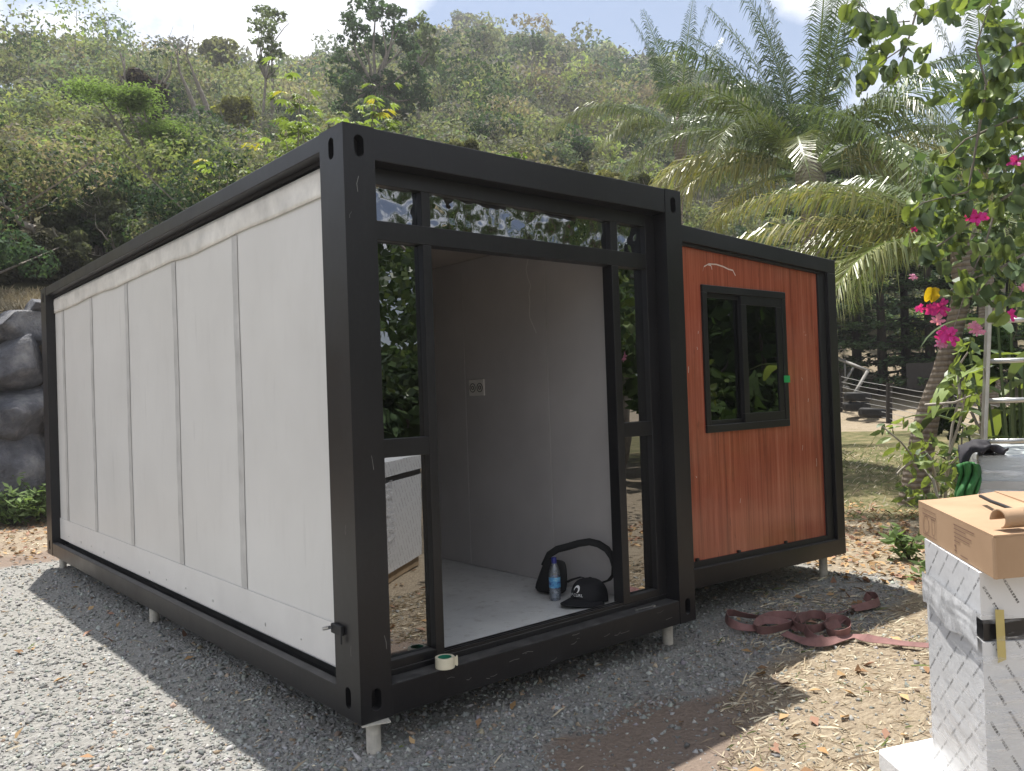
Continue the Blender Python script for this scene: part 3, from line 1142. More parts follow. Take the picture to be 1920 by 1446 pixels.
def pouch():
    # outline of the front face bottom to top, then lofted backwards with a bulge
    prof = [((1000, 1113), (1062, 1124)), ((1004, 1095), (1064, 1100)), ((1012, 1072), (1064, 1076)), ((1019, 1055), (1062, 1058)), ((1026, 1047), (1058, 1050))]
    mb = MB()
    rings = []
    for i, (a, b) in enumerate(prof):
        t = i / (len(prof) - 1)
        th = 0.075 * (1 - 0.75 * t)
        row = []
        for u in np.linspace(0, 1, 7):
            bul = math.sin(u * math.pi) * 0.018 * (1 - t * .6)
            row.append(bag_pt(a[0] + (b[0] - a[0]) * u, a[1] + (b[1] - a[1]) * u, -bul))
        for u in np.linspace(1, 0, 7):
            q = bag_pt(a[0] + (b[0] - a[0]) * u, a[1] + (b[1] - a[1]) * u, th)
            q[2] = max(q[2], FLZ) if i else FLZ
            row.append(q)
        if i == 0:
            for q in row:
                q[2] = FLZ + 0.001
        rings.append(row)
    n = len(rings[0])
    vs = [q for r in rings for q in r]
    fs = [(i * n + j, i * n + (j + 1) % n, (i + 1) * n + (j + 1) % n, (i + 1) * n + j) for i in range(len(rings) - 1) for j in range(n)]
    fs += [tuple(range(n))[::-1], tuple((len(rings) - 1) * n + j for j in range(n))]
    mb.add(vs, fs)
    return mb


shift(pouch(), bagc).build('pouch', 'bag_black', bag, smooth=True, sub=1)
lpx = [(1020, 1062), (1030, 1040), (1045, 1030), (1065, 1025), (1085, 1019), (1105, 1016), (1122, 1020), (1138, 1030), (1148, 1045), (1152, 1062), (1150, 1078), (1142, 1088), (1128, 1093), (1108, 1088), (1090, 1082), (1075, 1086), (1062, 1092)]
lp = [bag_pt(x, y, 0.015 + 0.02 * i / 16) for i, (x, y) in enumerate(lpx)]
sd = []
for i in range(len(lp)):
    t = i / (len(lp) - 1)
    d = lp[min(i + 1, len(lp) - 1)] - lp[max(i - 1, 0)]
    inpl = np.cross(d / np.linalg.norm(d), np.array([0.93, 0.37, 0]))
    dep = np.array([0.93, 0.37, 0])
    k = max(0.15, math.cos(min(t * 2.2, 1.35)))
    sd.append(inpl * k + dep * (1 - k))
shift(MB().ribbon(lp, sd, 0.042), bagc).build('strap', 'bag_black', bag, solid=0.004, smooth=True)

# water bottle
bc = np.array([1.60, 0.545, FLZ])
bo = empty('water_bottle', tuple(bc), 'clear plastic water bottle with blue cap and blue label beside the bag', 'bottle')
MB().lathe([(0.001, 0.002), (0.028, 0.001), (0.033, 0.008), (0.033, 0.055), (0.031, 0.06), (0.033, 0.066), (0.033, 0.155), (0.030, 0.175), (0.022, 0.198), (0.014, 0.215), (0.0135, 0.225)], 24).build('body', 'bottle_plastic', bo, smooth=True)
MB().lathe([(0.0336, 0.075), (0.0338, 0.076), (0.0338, 0.135), (0.0336, 0.136)], 28).build('label_band', 'bottle_label', bo, smooth=True)
MB().lathe([(0.0145, 0.214), (0.0155, 0.216), (0.0155, 0.246), (0.013, 0.249), (0.001, 0.249)], 16).build('screw_cap', 'bottle_cap_blue', bo)
MB().lathe([(0.001, 0.004), (0.0305, 0.004), (0.0305, 0.11), (0.001, 0.11)], 20).build('water', 'bottle_plastic', bo, smooth=False)

# cap: crown, peak, button and printed wave mark
cc_ = onz(1106, 1128, FLZ)
capo = empty('baseball_cap', tuple(cc_), 'black baseball cap with white wave logo lying on the threshold', 'cap')
capo.rotation_euler = (0, R(-4), R(186))
capo.scale = (1.22, 1.22, 1.15)


def crown(u, v):
    # u round, v up
    t = u * 2 * math.pi
    p_ = v * math.pi / 2
    r = math.cos(p_) ** 0.72
    sq = 1 + 0.03 * math.cos(6 * t) * (1 - v)
    fx = 0.100 if math.cos(t) > 0 else 0.092
    return (fx * r * math.cos(t) * sq, 0.082 * r * math.sin(t) * sq, 0.012 + 0.105 * math.sin(p_) ** 0.85 + 0.012 * math.cos(t) * (1 - v))


MB().grid(crown, 36, 12).build('crown', 'cap_black', capo, smooth=True)


def peak(u, v):
    a = (u - 0.5) * math.pi * 0.95
    r0, r1 = 0.088, 0.185
    r = r0 + (r1 - r0) * v * math.cos(a * 0.75) ** 0.6
    x = r * math.cos(a)
    y = 0.088 * math.sin(a) * (1 + 0.12 * v)
    return (x, y, 0.020 - 0.016 * v - 0.010 * (y / 0.09) ** 2 + .003)


MB().grid(peak, 20, 6).build('peak', 'cap_black', capo, solid=0.004, smooth=True)
MB().lathe([(0.001, 0.121), (0.007, 0.120), (0.008, 0.116), (0.001, 0.1155)], 10).build('button', 'cap_black', capo)


def on_crown(a, z):
    """point on the front of the crown: a sideways metres, z height"""
    v = (max(0, (z - 0.012) / 0.105)) ** (1 / 0.85)
    p_ = math.asin(min(1, v))
    r = math.cos(p_) ** 0.72
    t = a / 0.085
    return (0.110 * r * math.cos(t) + .004, 0.088 * r * math.sin(t), z)


wave = MB()
pts = []
sidew = []
for i in range(15):
    t = i / 14
    ang = R(-60) + t * R(265)
    rr_ = 0.0165 * (1 - 0.25 * t)
    pts.append((rr_ * math.cos(ang), 0.072 + rr_ * math.sin(ang)))
vs_, fs_ = [], []
for i, (a, z) in enumerate(pts):
    w_ = 0.0105 * math.sin(math.pi * (0.12 + 0.80 * i / 14))
    ca, cz = 0.0, 0.072
    d = np.array([a - ca, z - cz])
    d /= np.linalg.norm(d) + 1e-9
    for s_ in (-.5, .5):
        vs_.append(on_crown(a + d[0] * w_ * s_, z + d[1] * w_ * s_))
fs_ = [(2 * i, 2 * i + 1, 2 * i + 3, 2 * i + 2) for i in range(14)]
wave.add(vs_, fs_)
wave.build('wave_mark', 'logo_white', capo)
fc = bpy.data.curves.new('cap_text', 'FONT')
fc.body = 'RIP CURL'
fc.size = 0.019
fc.align_x = 'CENTER'
fo = bpy.data.objects.new('cap_text_source', fc)
col.objects.link(fo)
bpy.context.view_layer.update()
dg = bpy.context.evaluated_depsgraph_get()
tm = bpy.data.meshes.new_from_object(fo.evaluated_get(dg))
bpy.data.objects.remove(fo)
tb = MB()
tb.add([on_crown(v.co.x, 0.040 + v.co.y) for v in tm.vertices], [tuple(p_.vertices) for p_ in tm.polygons])
tb.build('lettering', 'logo_white', capo)

# roll of masking tape on the sill
tr_ = np.array([0.437, 0.018, 0.1325])
tp = empty('tape_roll', tuple(tr_), 'cream masking tape roll with green core standing on the door sill', 'tape')
tp.scale = (.86, .86, .95)
MB().lathe([(0.036, 0.0005), (0.050, 0.0005), (0.0505, 0.003), (0.0505, 0.047), (0.050, 0.049), (0.036, 0.049)], 36).build('tape', 'tape_cream', tp, smooth=False)
MB().lathe([(0.0355, 0.049), (0.0335, 0.049), (0.0335, 0.001), (0.0355, 0.001)], 30).build('core', 'tape_core', tp)
MB().grid(lambda u, v: (0.0505 * math.cos(-.5 + u * .1) + u * .016, 0.0505 * math.sin(-.5 + u * .1) - u * .008, 0.003 + v * 0.044 + .004 * math.sin(u * 7 + v * 9)), 4, 4).build('loose_end', 'tape_cream', tp, solid=0.0005)

# spanner on the sill
wr = np.array([1.80, 0.036, 0.1325])
sp = empty('spanner', tuple(wr), 'slim steel spanner lying on the black door sill', 'spanner', rz=R(-6))
q = MB()
q.box(-.055, .055, -.005, .005, .001, .005)
q.build('shaft', 'steel_bright', sp, bevel=0.001)
for sx in (-1, 1):
    hd = MB()
    n = 14
    ang = [R(35) + i * R(290) / n for i in range(n + 1)]
    vs_ = []
    for z in (.0005, .006):
        for a in ang:
            vs_.append((sx * (.064 + .011 * -math.cos(a)), .011 * math.sin(a), z))
        for a in ang[::-1]:
            vs_.append((sx * (.065 + .0055 * -math.cos(a)), .0055 * math.sin(a), z))
    m = 2 * (n + 1)
    fs_ = []
    for i in range(n):
        fs_ += [(i, i + 1, m - 2 - i, m - 1 - i), (m + i, m + m - 1 - i, m + m - 2 - i, m + i + 1)]
    for i in range(m):
        k = (i + 1) % m
        fs_.append((i, k, m + k, m + i))
    hd.add(vs_, fs_)
    hd.build('jaw', 'steel_bright', sp)

# ------------------------------------------------------------------ webbing strap on the ground
stc = np.array([2.75, -0.45, GZ])
stp = empty('webbing_strap', tuple(stc), 'long faded pink webbing strap lying tangled on the gravel and straw', 'strap')


def strap_run(px, lie, z=0.004, width=0.05, name='webbing'):
    """px: pixel path on the ground; lie 0 = flat, 1 = on edge, per point"""
    P = [onz(x, y, GZ + z) for x, y in px]
    # resample smoothly (Catmull-Rom)
    Q, Ls = [], []
    n = len(P)
    for i in range(n - 1):
        p0, p1, p2, p3 = P[max(i - 1, 0)], P[i], P[i + 1], P[min(i + 2, n - 1)]
        for k in range(8):
            t = k / 8
            Q.append(0.5 * ((2 * p1) + (-p0 + p2) * t + (2 * p0 - 5 * p1 + 4 * p2 - p3) * t * t + (-p0 + 3 * p1 - 3 * p2 + p3) * t ** 3))
            Ls.append(lie[i] + (lie[i + 1] - lie[i]) * t)
    Q.append(P[-1])
    Ls.append(lie[-1])
    sides = []
    for i, q_ in enumerate(Q):
        d = Q[min(i + 1, len(Q) - 1)] - Q[max(i - 1, 0)]
        d[2] = 0
        d /= np.linalg.norm(d) + 1e-9
        flat = np.array([-d[1], d[0], 0])
        k = Ls[i]
        side = flat * (1 - k) + np.array([0, 0, 1.0]) * k
        side /= np.linalg.norm(side)
        sides.append(side)
        # the ground here is uneven by a couple of centimetres
        g_ = gz(q_[0], q_[1]) + (float(n2(np.array([q_[0]]), np.array([q_[1]]), 1.3, 8)[0]) - .47) * .05
        q_[2] = g_ + 0.018 + z + abs(side[2]) * width / 2
    shift(MB().ribbon(Q, sides, width), stc).build(name, 'strap_pink', stp, solid=0.003)


strap_run([(1640, 1136), (1600, 1148), (1560, 1160), (1510, 1166), (1460, 1168), (1410, 1165), (1375, 1160), (1362, 1163), (1366, 1175), (1385, 1183), (1418, 1186)], [.5, .35, .2, .2, .3, .5, .7, .8, .8, .5, .3])
strap_run([(1418, 1186), (1425, 1175), (1450, 1166), (1490, 1168), (1484, 1184), (1455, 1192), (1428, 1194), (1416, 1186), (1432, 1174), (1470, 1176), (1500, 1190)], [.4, .7, .8, .8, .8, .7, .8, .8, .6, .4, .2], z=.006)
strap_run([(1500, 1176), (1520, 1166), (1545, 1170), (1548, 1188), (1528, 1196), (1502, 1192), (1488, 1180), (1500, 1168), (1530, 1162), (1570, 1168), (1582, 1180)], [.8, .9, .9, .9, .9, .8, .8, .6, .3, .3, .5], z=.01)
strap_run([(1552, 1200), (1550, 1186), (1572, 1176), (1592, 1184), (1594, 1200), (1575, 1208), (1555, 1204), (1552, 1192), (1575, 1184)], [.9, .9, .9, .9, .9, .8, .8, .7, .6], z=.008)
strap_run([(1470, 1196), (1492, 1206), (1515, 1218), (1545, 1220), (1572, 1212), (1600, 1204), (1625, 1212), (1660, 1216), (1700, 1220), (1745, 1222)], [.3, .2, .5, .6, .3, .1, .5, .3, .2, .2], z=.006)
strap_run([(1508, 1190), (1515, 1205), (1530, 1216), (1548, 1214)], [.8, .8, .6, .5], z=.012)
strap_run([(1600, 1150), (1625, 1146), (1648, 1138), (1642, 1126), (1622, 1124), (1632, 1134)], [.4, .6, .8, .8, .7, .6])

# ------------------------------------------------------------------ wrapped stack of panels on the right
def print_wrap(name, ang, base=(0.70, 0.71, 0.73)):
    t = NT(name)
    v = t.mapping(t.uv(), (1, 1, 1), rot=(0, 0, R(ang)))
    s_ = t.n('ShaderNodeSeparateXYZ', Vector=v)
    a, b = s_.outputs['X'], s_.outputs['Y']
    row = t.math('DIVIDE', b, 0.056)
    rown = t.math('FLOOR', row)
    rowf = t.math('FRACT', row)
    inrow = t.math('MULTIPLY', t.math('GREATER_THAN', rowf, 0.44), t.math('LESS_THAN', rowf, 0.57))
    aa = t.math('ADD', t.math('DIVIDE', a, 0.235), t.math('MULTIPLY', rown, 0.43))
    word = t.math('FRACT', aa)
    inw = t.math('MULTIPLY', t.math('LESS_THAN', word, 0.80), t.math('GREATER_THAN', t.math('ABSOLUTE', t.math('SUBTRACT', word, 0.40)), 0.035))
    inw = t.math('MULTIPLY', inw, t.math('GREATER_THAN', t.math('ABSOLUTE', t.math('SUBTRACT', word, 0.20)), 0.02))
    letter = t.math('FRACT', t.math('DIVIDE', a, 0.0080))
    inl = t.math('GREATER_THAN', letter, 0.2)
    lf = t.noise(260, 1, 0.5, v)
    inl = t.math('MULTIPLY', inl, t.math('GREATER_THAN', lf, 0.42))
    ink = t.math('MULTIPLY', t.math('MULTIPLY', inrow, inw), inl)
    fade = t.ramp(t.noise(9, 3, 0.6, v), [(0.3, 0.45), (0.6, 1.0)])
    ink = t.math('MULTIPLY', ink, fade)
    c = t.mix(t.noise(4, 4, 0.6, v), base, tuple(x * 0.9 for x in base))
    c = t.mix(ink, c, (0.045, 0.045, 0.05))
    MAT[name] = t.fin(t.bsdf(Base__Color=c, Roughness=0.33, Normal=t.bump(t.noise(11, 3, 0.5, v), 0.15, 0.02)))


print_wrap('print_wrap_a', 38)
print_wrap('print_wrap_b', 60)


def film_mat():
    t = NT('stretch_film')
    o = t.obj()
    v = t.mapping(o, (2.2, 2.2, 16), rot=(R(14), R(9), 0))
    n_ = t.noise(2.4, 6, 0.62, v)
    nrm = t.bump(n_, 0.5, 0.02)
    gl = t.n('ShaderNodeBsdfGlossy', Color=(0.95, 0.95, 0.97), Roughness=0.25, Normal=nrm).outputs['BSDF']
    df = t.n('ShaderNodeBsdfTranslucent', Color=(0.9, 0.9, 0.92)).outputs['BSDF']
    dd = t.n('ShaderNodeBsdfDiffuse', Color=(0.85, 0.86, 0.88)).outputs['BSDF']
    m0 = t.n('ShaderNodeMixShader', Fac=0.6)
    t.t.links.new(df, m0.inputs[1])
    t.t.links.new(dd, m0.inputs[2])
    tr = t.n('ShaderNodeBsdfTransparent', Color=(0.98, 0.98, 0.98)).outputs['BSDF']
    m1 = t.n('ShaderNodeMixShader', Fac=t.math('MULTIPLY', t.ramp(n_, [(0.48, 0.0), (0.66, 1.0)]), 0.55))
    t.t.links.new(tr, m1.inputs[1])
    t.t.links.new(m0.outputs[0], m1.inputs[2])
    m2 = t.n('ShaderNodeMixShader', Fac=t.math('MULTIPLY', t.ramp(n_, [(0.55, 0.0), (0.7, 1.0)]), 0.25))
    t.t.links.new(m1.outputs[0], m2.inputs[1])
    t.t.links.new(gl, m2.inputs[2])
    MAT['stretch_film'] = t.fin(m2.outputs[0])


film_mat()


def cardboard_mat():
    t = NT('cardboard')
    o = t.obj()
    a = t.noise(3, 5, 0.6, o)
    b = t.noise(1.0, 3, 0.5, t.mapping(o, (160, 160, 4)))
    c = t.ramp(a, [(0.3, (0.36, 0.235, 0.145)), (0.7, (0.45, 0.305, 0.195))])
    MAT['cardboard'] = t.fin(t.bsdf(Base__Color=c, Roughness=0.8, Specular__IOR__Level=0.25, Normal=t.bump(b, 0.08, 0.003)))


cardboard_mat()
simple('card_print', (0.20, 0.11, 0.075), 0.8, 0.1)
simple('foam_white', (0.82, 0.82, 0.81), 0.85, 0.05, 40, bump=0.6, bscale=90)
simple('gap_shadow_black', (0.015, 0.015, 0.018), 0.4, 0.2)
simple('yellow_tape', (0.50, 0.41, 0.16), 0.45, 0.1)
simple('pallet_wood', (0.34, 0.25, 0.16), 0.8, 0.2, 6)

K = np.array([0.575, -2.168])          # near corner of the stack
E1 = np.array([0.976, -1.856])         # corner towards the house
u1 = (E1 - K) / np.linalg.norm(E1 - K)
u2 = np.array([0.80, -0.60])           # runs away to the right, the bundles slid out of square
wid = float(np.linalg.norm(E1 - K))
LENS = 1.9
GS = gz(1.2, -2.2)
stk = empty('wrapped_panel_stack', (K[0], K[1], GS), 'tall stack of white printed panels in stretch film beside the doorway', 'panel stack')
SB = (K[0], K[1], GS)


def sbox(a0, a1, b0, b1, z0, z1):
    """box in the stack's own directions: a along u1, b along u2"""
    f_ = lambda a, b: (*(K + u1 * a + u2 * b), 0)
    lo = [f_(a0, b0), f_(a0, b1), f_(a1, b1), f_(a1, b0)]
    # order counter-clockwise from above
    mb = MB()
    mb.hexa([(x, y, z0) for x, y, _ in lo], [(x, y, z1) for x, y, _ in lo])
    return mb


def uv_box(o, ax, ay):
    """box projection in metres along the stack's directions"""
    me = o.data
    uvl = me.uv_layers.new(name='UVMap')
    for p_ in me.polygons:
        nz = p_.normal
        for li in p_.loop_indices:
            q = me.vertices[me.loops[li].vertex_index].co
            a = q.x * u1[0] + q.y * u1[1]
            b = q.x * u2[0] + q.y * u2[1]
            if abs(nz.z) > .7:
                uvl.data[li].uv = (a, b)
            elif abs(nz.x * u1[0] + nz.y * u1[1]) > .7:
                uvl.data[li].uv = (b, q.z)
            else:
                uvl.data[li].uv = (a, q.z)
    return o


simple('bunched_film', (0.60, 0.61, 0.63), .28, .3, 14, bump=.5, bscale=40)
ZT = 0.832
pal = shift(sbox(0.02, wid - .02, 0.02, LENS - .02, GS + .0, GS + .09), SB).build('pallet', 'pallet_wood', stk)
# two bundles: upper thin one and tall lower one, a black block painting in the shadow gap between
for (z0, z1) in ((GS + .092, 0.655), (0.712, ZT)):
    bd = shift(sbox(0.0, wid, 0.0, LENS, z0, z1), SB).build('panel_bundle', 'print_wrap_a', stk)
    bd.data.materials.append(MAT['print_wrap_b'])
    for p_ in bd.data.polygons:
        n_ = p_.normal
        if abs(n_.x * u2[0] + n_.y * u2[1]) < .5 and abs(n_.z) < .5:
            pass
        # faces whose normal is along u2 (end of the stack seen from the left) keep wrap a
        p_.material_index = 1 if abs(n_.x * u1[0] + n_.y * u1[1]) > .7 else 0
    uv_box(bd, 0, 0)
shift(sbox(0.006, wid - .006, 0.006, LENS - .006, 0.6555, 0.7115), SB).build('shadow_gap_block', 'gap_shadow_black', stk)


def film(u, v):
    # wraps round three visible sides, crumpled
    per = [0.35, 0, wid]
    s_ = u * (1.2 + wid + 1.2)
    z = 0.02 + v * (0.735 - 0.02)
    o_ = 0.006 + 0.010 * float(vnoise(np.array([s_ * 9, z * 22, 0.0]), 11)) * (0.3 + 0.7 * float(vnoise(np.array([s_ * 2, z * 3, 4.0]), 12)))
    if s_ < 1.2:
        p_ = K + u2 * (1.2 - s_) - u1 * o_ * 1.1
    elif s_ < 1.2 + wid:
        p_ = K + u1 * (s_ - 1.2) - u2 * o_
    else:
        p_ = K + u1 * (wid + o_) + u2 * (s_ - 1.2 - wid)
    return (p_[0], p_[1], z)


shift(MB().grid(film, 120, 60), SB).build('stretch_film', 'stretch_film', stk, smooth=True)
# opaque bunched film over the gap on the end face
def band(u, v):
    o_ = 0.012 + 0.0025 * float(vnoise(np.array([u * 4, v * 9, 0.0]), 41)) * math.sin(math.pi * v) ** .5
    p_ = K + u1 * wid * u - u2 * o_
    return (p_[0], p_[1], 0.63 + v * 0.10 + 0.012 * math.sin(u * 9) * (1 - v))


shift(MB().grid(band, 24, 16), SB).build('film_band', 'bunched_film', stk, smooth=True)
# yellow tape strip on the long side
yt = lambda b, z: (*(K - u1 * .010 + u2 * b), z)
mb = MB()
mb.add([yt(.034, .740), yt(.057, .738), yt(.058, .612), yt(.036, .604)], [(0, 1, 2, 3)])
shift(mb, SB).build('yellow_tape', 'yellow_tape', stk, solid=.0008)

# white foam slab sticking out of the foot of the stack
fz = 0.13
T1, T2, T3 = onz(1645, 1403, fz), onz(1733, 1384, fz), onz(1695, 1446, fz)
ed1 = (T2 - T1) / np.linalg.norm(T2 - T1)
ed2 = (T3 - T1) / np.linalg.norm(T3 - T1)
fa = T1
fb_ = T1 + ed1 * 0.34
fd = T1 + ed2 * 0.42
fcn = fb_ + ed2 * 0.42
fm = MB()
lo = [(q[0], q[1], fz - .075) for q in (fa, fd, fcn, fb_)]
hi = [(q[0], q[1], fz) for q in (fa, fd, fcn, fb_)]
fm.hexa(lo, hi)
gf = gz(fa[0], fa[1])
fo_ = empty('foam_slab', (fa[0], fa[1], gf), 'white polystyrene foam slab jutting out at the foot of the panel stack', 'foam slab')
shift(fm, (fa[0], fa[1], gf)).build('slab', 'foam_white', fo_, bevel=0.012)
c_ = (fa + fcn) / 2
for k in (-1, 1):
    q0 = c_ + ed1 * 0.08 * k
    bm_ = MB().box(q0[0] - .04, q0[0] + .04, q0[1] - .15, q0[1] + .15, gf - .02, fz - .0755)
    shift(bm_, (fa[0], fa[1], gf)).build('bearer', 'pallet_wood', fo_)

# cardboard carton on the stack: skewed out of square, flap curled up
zb, zt = ZT + .003, 0.937
A_ = np.array([1.033, -1.816])
B_ = np.array([0.510, -2.229])
sk = np.array([0.88, -0.475])
sk /= np.linalg.norm(sk)
depth = 0.55
C_ = A_ + sk * depth
D_ = B_ + sk * depth
cb = empty('cardboard_carton', (B_[0], B_[1], zb), 'flat brown cardboard carton with curled flap on top of the wrapped panel stack', 'carton')
CBb = (B_[0], B_[1], zb)
th = .006
ctr = (A_ + C_ + B_ + D_) / 4


def side(p, q, name):
    n = np.array([(q - p)[1], -(q - p)[0]])
    n /= np.linalg.norm(n)
    if np.dot(n, ctr - p) < 0:
        n = -n
    mb = MB()
    a, b, c, d = p, q, q + n * th, p + n * th
    mb.hexa([(*a, zb), (*b, zb), (*c, zb), (*d, zb)], [(*a, zt), (*b, zt), (*c, zt), (*d, zt)])
    shift(mb, CBb).build(name, 'cardboard', cb)


side(A_, B_, 'side_wall')
side(B_, D_, 'side_wall')
side(D_, C_, 'side_wall')
side(C_, A_, 'side_wall')
ins = lambda p, k: p + (ctr - p) * k
mb = MB()
mb.hexa([(*ins(q, .02), zb + .001) for q in (A_, B_, D_, C_)], [(*ins(q, .02), zb + .007) for q in (A_, B_, D_, C_)])
shift(mb, CBb).build('base', 'cardboard', cb)
# top flaps: left one flat, right one lifted, with a gap
m1, m2 = A_ + sk * depth * 0.52, B_ + sk * depth * 0.52


def flap_a(u, v):
    p = (A_ + (B_ - A_) * v) * (1 - u) + (m1 + (m2 - m1) * v) * u
    return (p[0], p[1], zt + .003 + .012 * u * u * (1 - v))


shift(MB().grid(flap_a, 8, 8), CBb).build('flap', 'cardboard', cb, solid=.005)


def flap_b(u, v):
    p = (C_ + (D_ - C_) * v) * (1 - u) + (m1 + (m2 - m1) * v) * u
    return (p[0], p[1], zt + .006 + .012 * u * u * (1 - .5 * v))


shift(MB().grid(flap_b, 8, 8), CBb).build('flap', 'cardboard', cb, solid=.005)
# curled scrap flap
cu0 = onz(1888, 992, zt + .01)
axis = np.array([sk[0], sk[1], 0])
perp = np.array([-sk[1], sk[0], 0])


def curl(u, v):
    a = R(-70) + v * R(255)
    r = 0.020 + 0.009 * v
    return cu0 + axis * (u - .3) * 0.075 - perp * (r * math.cos(a)) + np.array([0, 0, .024 + r * math.sin(a)])


shift(MB().grid(curl, 4, 16), CBb).build('curled_flap', 'cardboard', cb, solid=.004, smooth=True)
# printed marks on the long side
ab = (B_ - A_)
ab3 = np.array([ab[0], ab[1], 0]) / np.linalg.norm(ab)
nout = np.array([ab3[1], -ab3[0], 0])
if np.dot(nout[:2], ctr - A_) > 0:
    nout = -nout
hgt = zt - zb
P_ = lambda s_, z_: np.array([A_[0], A_[1], zb]) + ab3 * s_ + np.array([0, 0, z_ * hgt]) + nout * .0012
pr_ = MB()


def line(pts, w=.0022):
    Q = [P_(*q) for q in pts]
    sides = []
    for i in range(len(Q)):
        d = Q[min(i + 1, len(Q) - 1)] - Q[max(i - 1, 0)]
        sides.append(np.cross(d, nout))
    pr_.ribbon(Q, sides, w)


line([(.05, .12), (.19, .12), (.19, .88), (.05, .88), (.05, .12)])
line([(.05, .74), (.19, .74)], .003)
line([(.085 + .028 * math.cos(t), .42 + .26 * math.sin(t)) for t in np.linspace(0, 2 * math.pi, 20)])
line([(.145, .66), (.145, .28), (.152, .2), (.166, .2), (.174, .28), (.174, .62)])
line([(.14, .66), (.18, .66)])
for i in range(5):
    line([(.36, .86 - i * .11), (.36 + (.17, .10, .145, .13, .05)[i], .86 - i * .11)], .0028)
line([(.36, .28), (.375, .28)], .006)
line([(.36, .15), (.378, .15)], .005)
line([(.41, .10), (.47, .10)], .003)
shift(pr_, CBb).build('print', 'card_print', cb)
# dark cable lying across the carton
cp = [onz(x, y, zt + .035) for x, y in ((1838, 930), (1858, 940), (1880, 948), (1905, 958), (1935, 970))]
cbl = MB()
cbl.tube(cp, .005, 6)
cbl.tube([q + np.array([.004, -.006, -.004]) for q in cp], .004, 6)
o = shift(cbl, cp[0]).build('power_cable', 'rubber', None, smooth=True)
o.location = cp[0]
tag(o, 'dark cable lying across the open cardboard carton', 'cable')

# ------------------------------------------------------------------ film wrapped crate, jacket, green cloth, ladder
simple('crate_grey', (0.50, 0.53, 0.55), 0.35, 0.1, 3)
simple('jacket_black', (0.018, 0.016, 0.022), 0.8, 0.3, 20, bump=0.3, bscale=100)
simple('green_cloth', (0.03, 0.15, 0.036), 0.75, 0.2, 12, bump=0.3, bscale=80)
cr = at(1834, 850, 4.35)
czt = cr[2]
g0 = gz(cr[0], cr[1])
d1 = np.array([0.40, -0.9165])           # runs along the seen face to the right
d2 = np.array([0.9165, 0.40])            # runs back
crate = empty('wrapped_crate', (cr[0], cr[1], g0), 'large grey crate wrapped in clear film behind the carton', 'crate')
f_ = lambda a, b, z: (*(cr[:2] + d1 * a + d2 * b), z)
mb = MB()
mb.hexa([f_(0, 0, g0), f_(1.2, 0, g0), f_(1.2, .8, g0), f_(0, .8, g0)], [f_(0, 0, czt - .01), f_(1.2, 0, czt - .01), f_(1.2, .8, czt - .01), f_(0, .8, czt - .01)])
shift(mb, (cr[0], cr[1], g0)).build('body', 'crate_grey', crate, bevel=.01)
for z in (czt - .16, czt - .34, czt - .7):
    mb = MB()
    mb.hexa([f_(-.006, -.006, z), f_(1.206, -.006, z), f_(1.206, .806, z), f_(-.006, .806, z)], [f_(-.006, -.006, z + .035), f_(1.206, -.006, z + .035), f_(1.206, .806, z + .035), f_(-.006, .806, z + .035)])
    shift(mb, (cr[0], cr[1], g0)).build('batten', 'grey_tape', crate)


def crate_film(u, v):
    s_ = u * 2.0
    z = g0 + .05 + v * (czt - g0 - .04)
    o_ = .012 + .014 * float(vnoise(np.array([s_ * 7, z * 14, 2.0]), 21))
    if s_ < .8:
        p = cr[:2] + d2 * (.8 - s_) - d1 * o_
    else:
        p = cr[:2] + d1 * (s_ - .8) - d2 * o_
    return (p[0], p[1], z)


shift(MB().grid(crate_film, 90, 50), (cr[0], cr[1], g0)).build('stretch_film', 'stretch_film', crate, smooth=True)

# jacket thrown over the crate's corner
jc = np.array([*(cr[:2] + d1 * .03 + d2 * .06), czt])
jk = empty('black_jacket', tuple(jc), 'crumpled black jacket thrown over the corner of the wrapped crate', 'jacket')


def jacket(u, v):
    # u along the crate edge, v from the hanging front hem over the edge to the back
    px = 1797 + u * 92
    hem = 908 - 62 * min(1, u * 2.6) ** .7 + 6 * math.sin(u * 17)
    crest = 846 - 17 * math.sin(math.pi * min(1, .18 + u * .8)) + 3 * math.sin(u * 13)
    nz = float(vnoise(np.array([u * 7, v * 5, 0]), 31)) - .5
    if v < .55:
        k = v / .55
        q = at(px + 6 * nz, hem + (crest - hem) * k ** .8, 4.24 + .05 * k - .05 * nz - .03 * math.sin(k * math.pi))
    else:
        k = (v - .55) / .45
        q = at(px + 6 * nz, crest, 4.29)
        q = q + np.array([d2[0], d2[1], 0]) * .22 * k + np.array([0, 0, -.05 * k * k + .03 * nz])
    return q


shift(MB().grid(jacket, 22, 22), jc).build('cloth', 'jacket_black', jk, solid=.006, smooth=True)
gc = at(1812, 930, 4.25)
gr = empty('green_bag', tuple(gc), 'bright green folded cloth bag hanging under the black jacket', 'bag')


def gcloth(u, v):
    # hanging folded bag seen from the left: folds run downwards
    px = 1795 + u * 40 + 4 * math.sin(v * 5)
    py = 872 + v * 66 - 6 * math.sin(u * math.pi)
    q = at(px, py, 4.25 - .05 * math.sin(u * math.pi) - .03 * math.sin(u * 17 + v * 4) - .02 * math.sin(v * 8 + u * 3))
    return q


shift(MB().grid(gcloth, 18, 14), gc).build('cloth', 'green_cloth', gr, solid=.012, smooth=True)

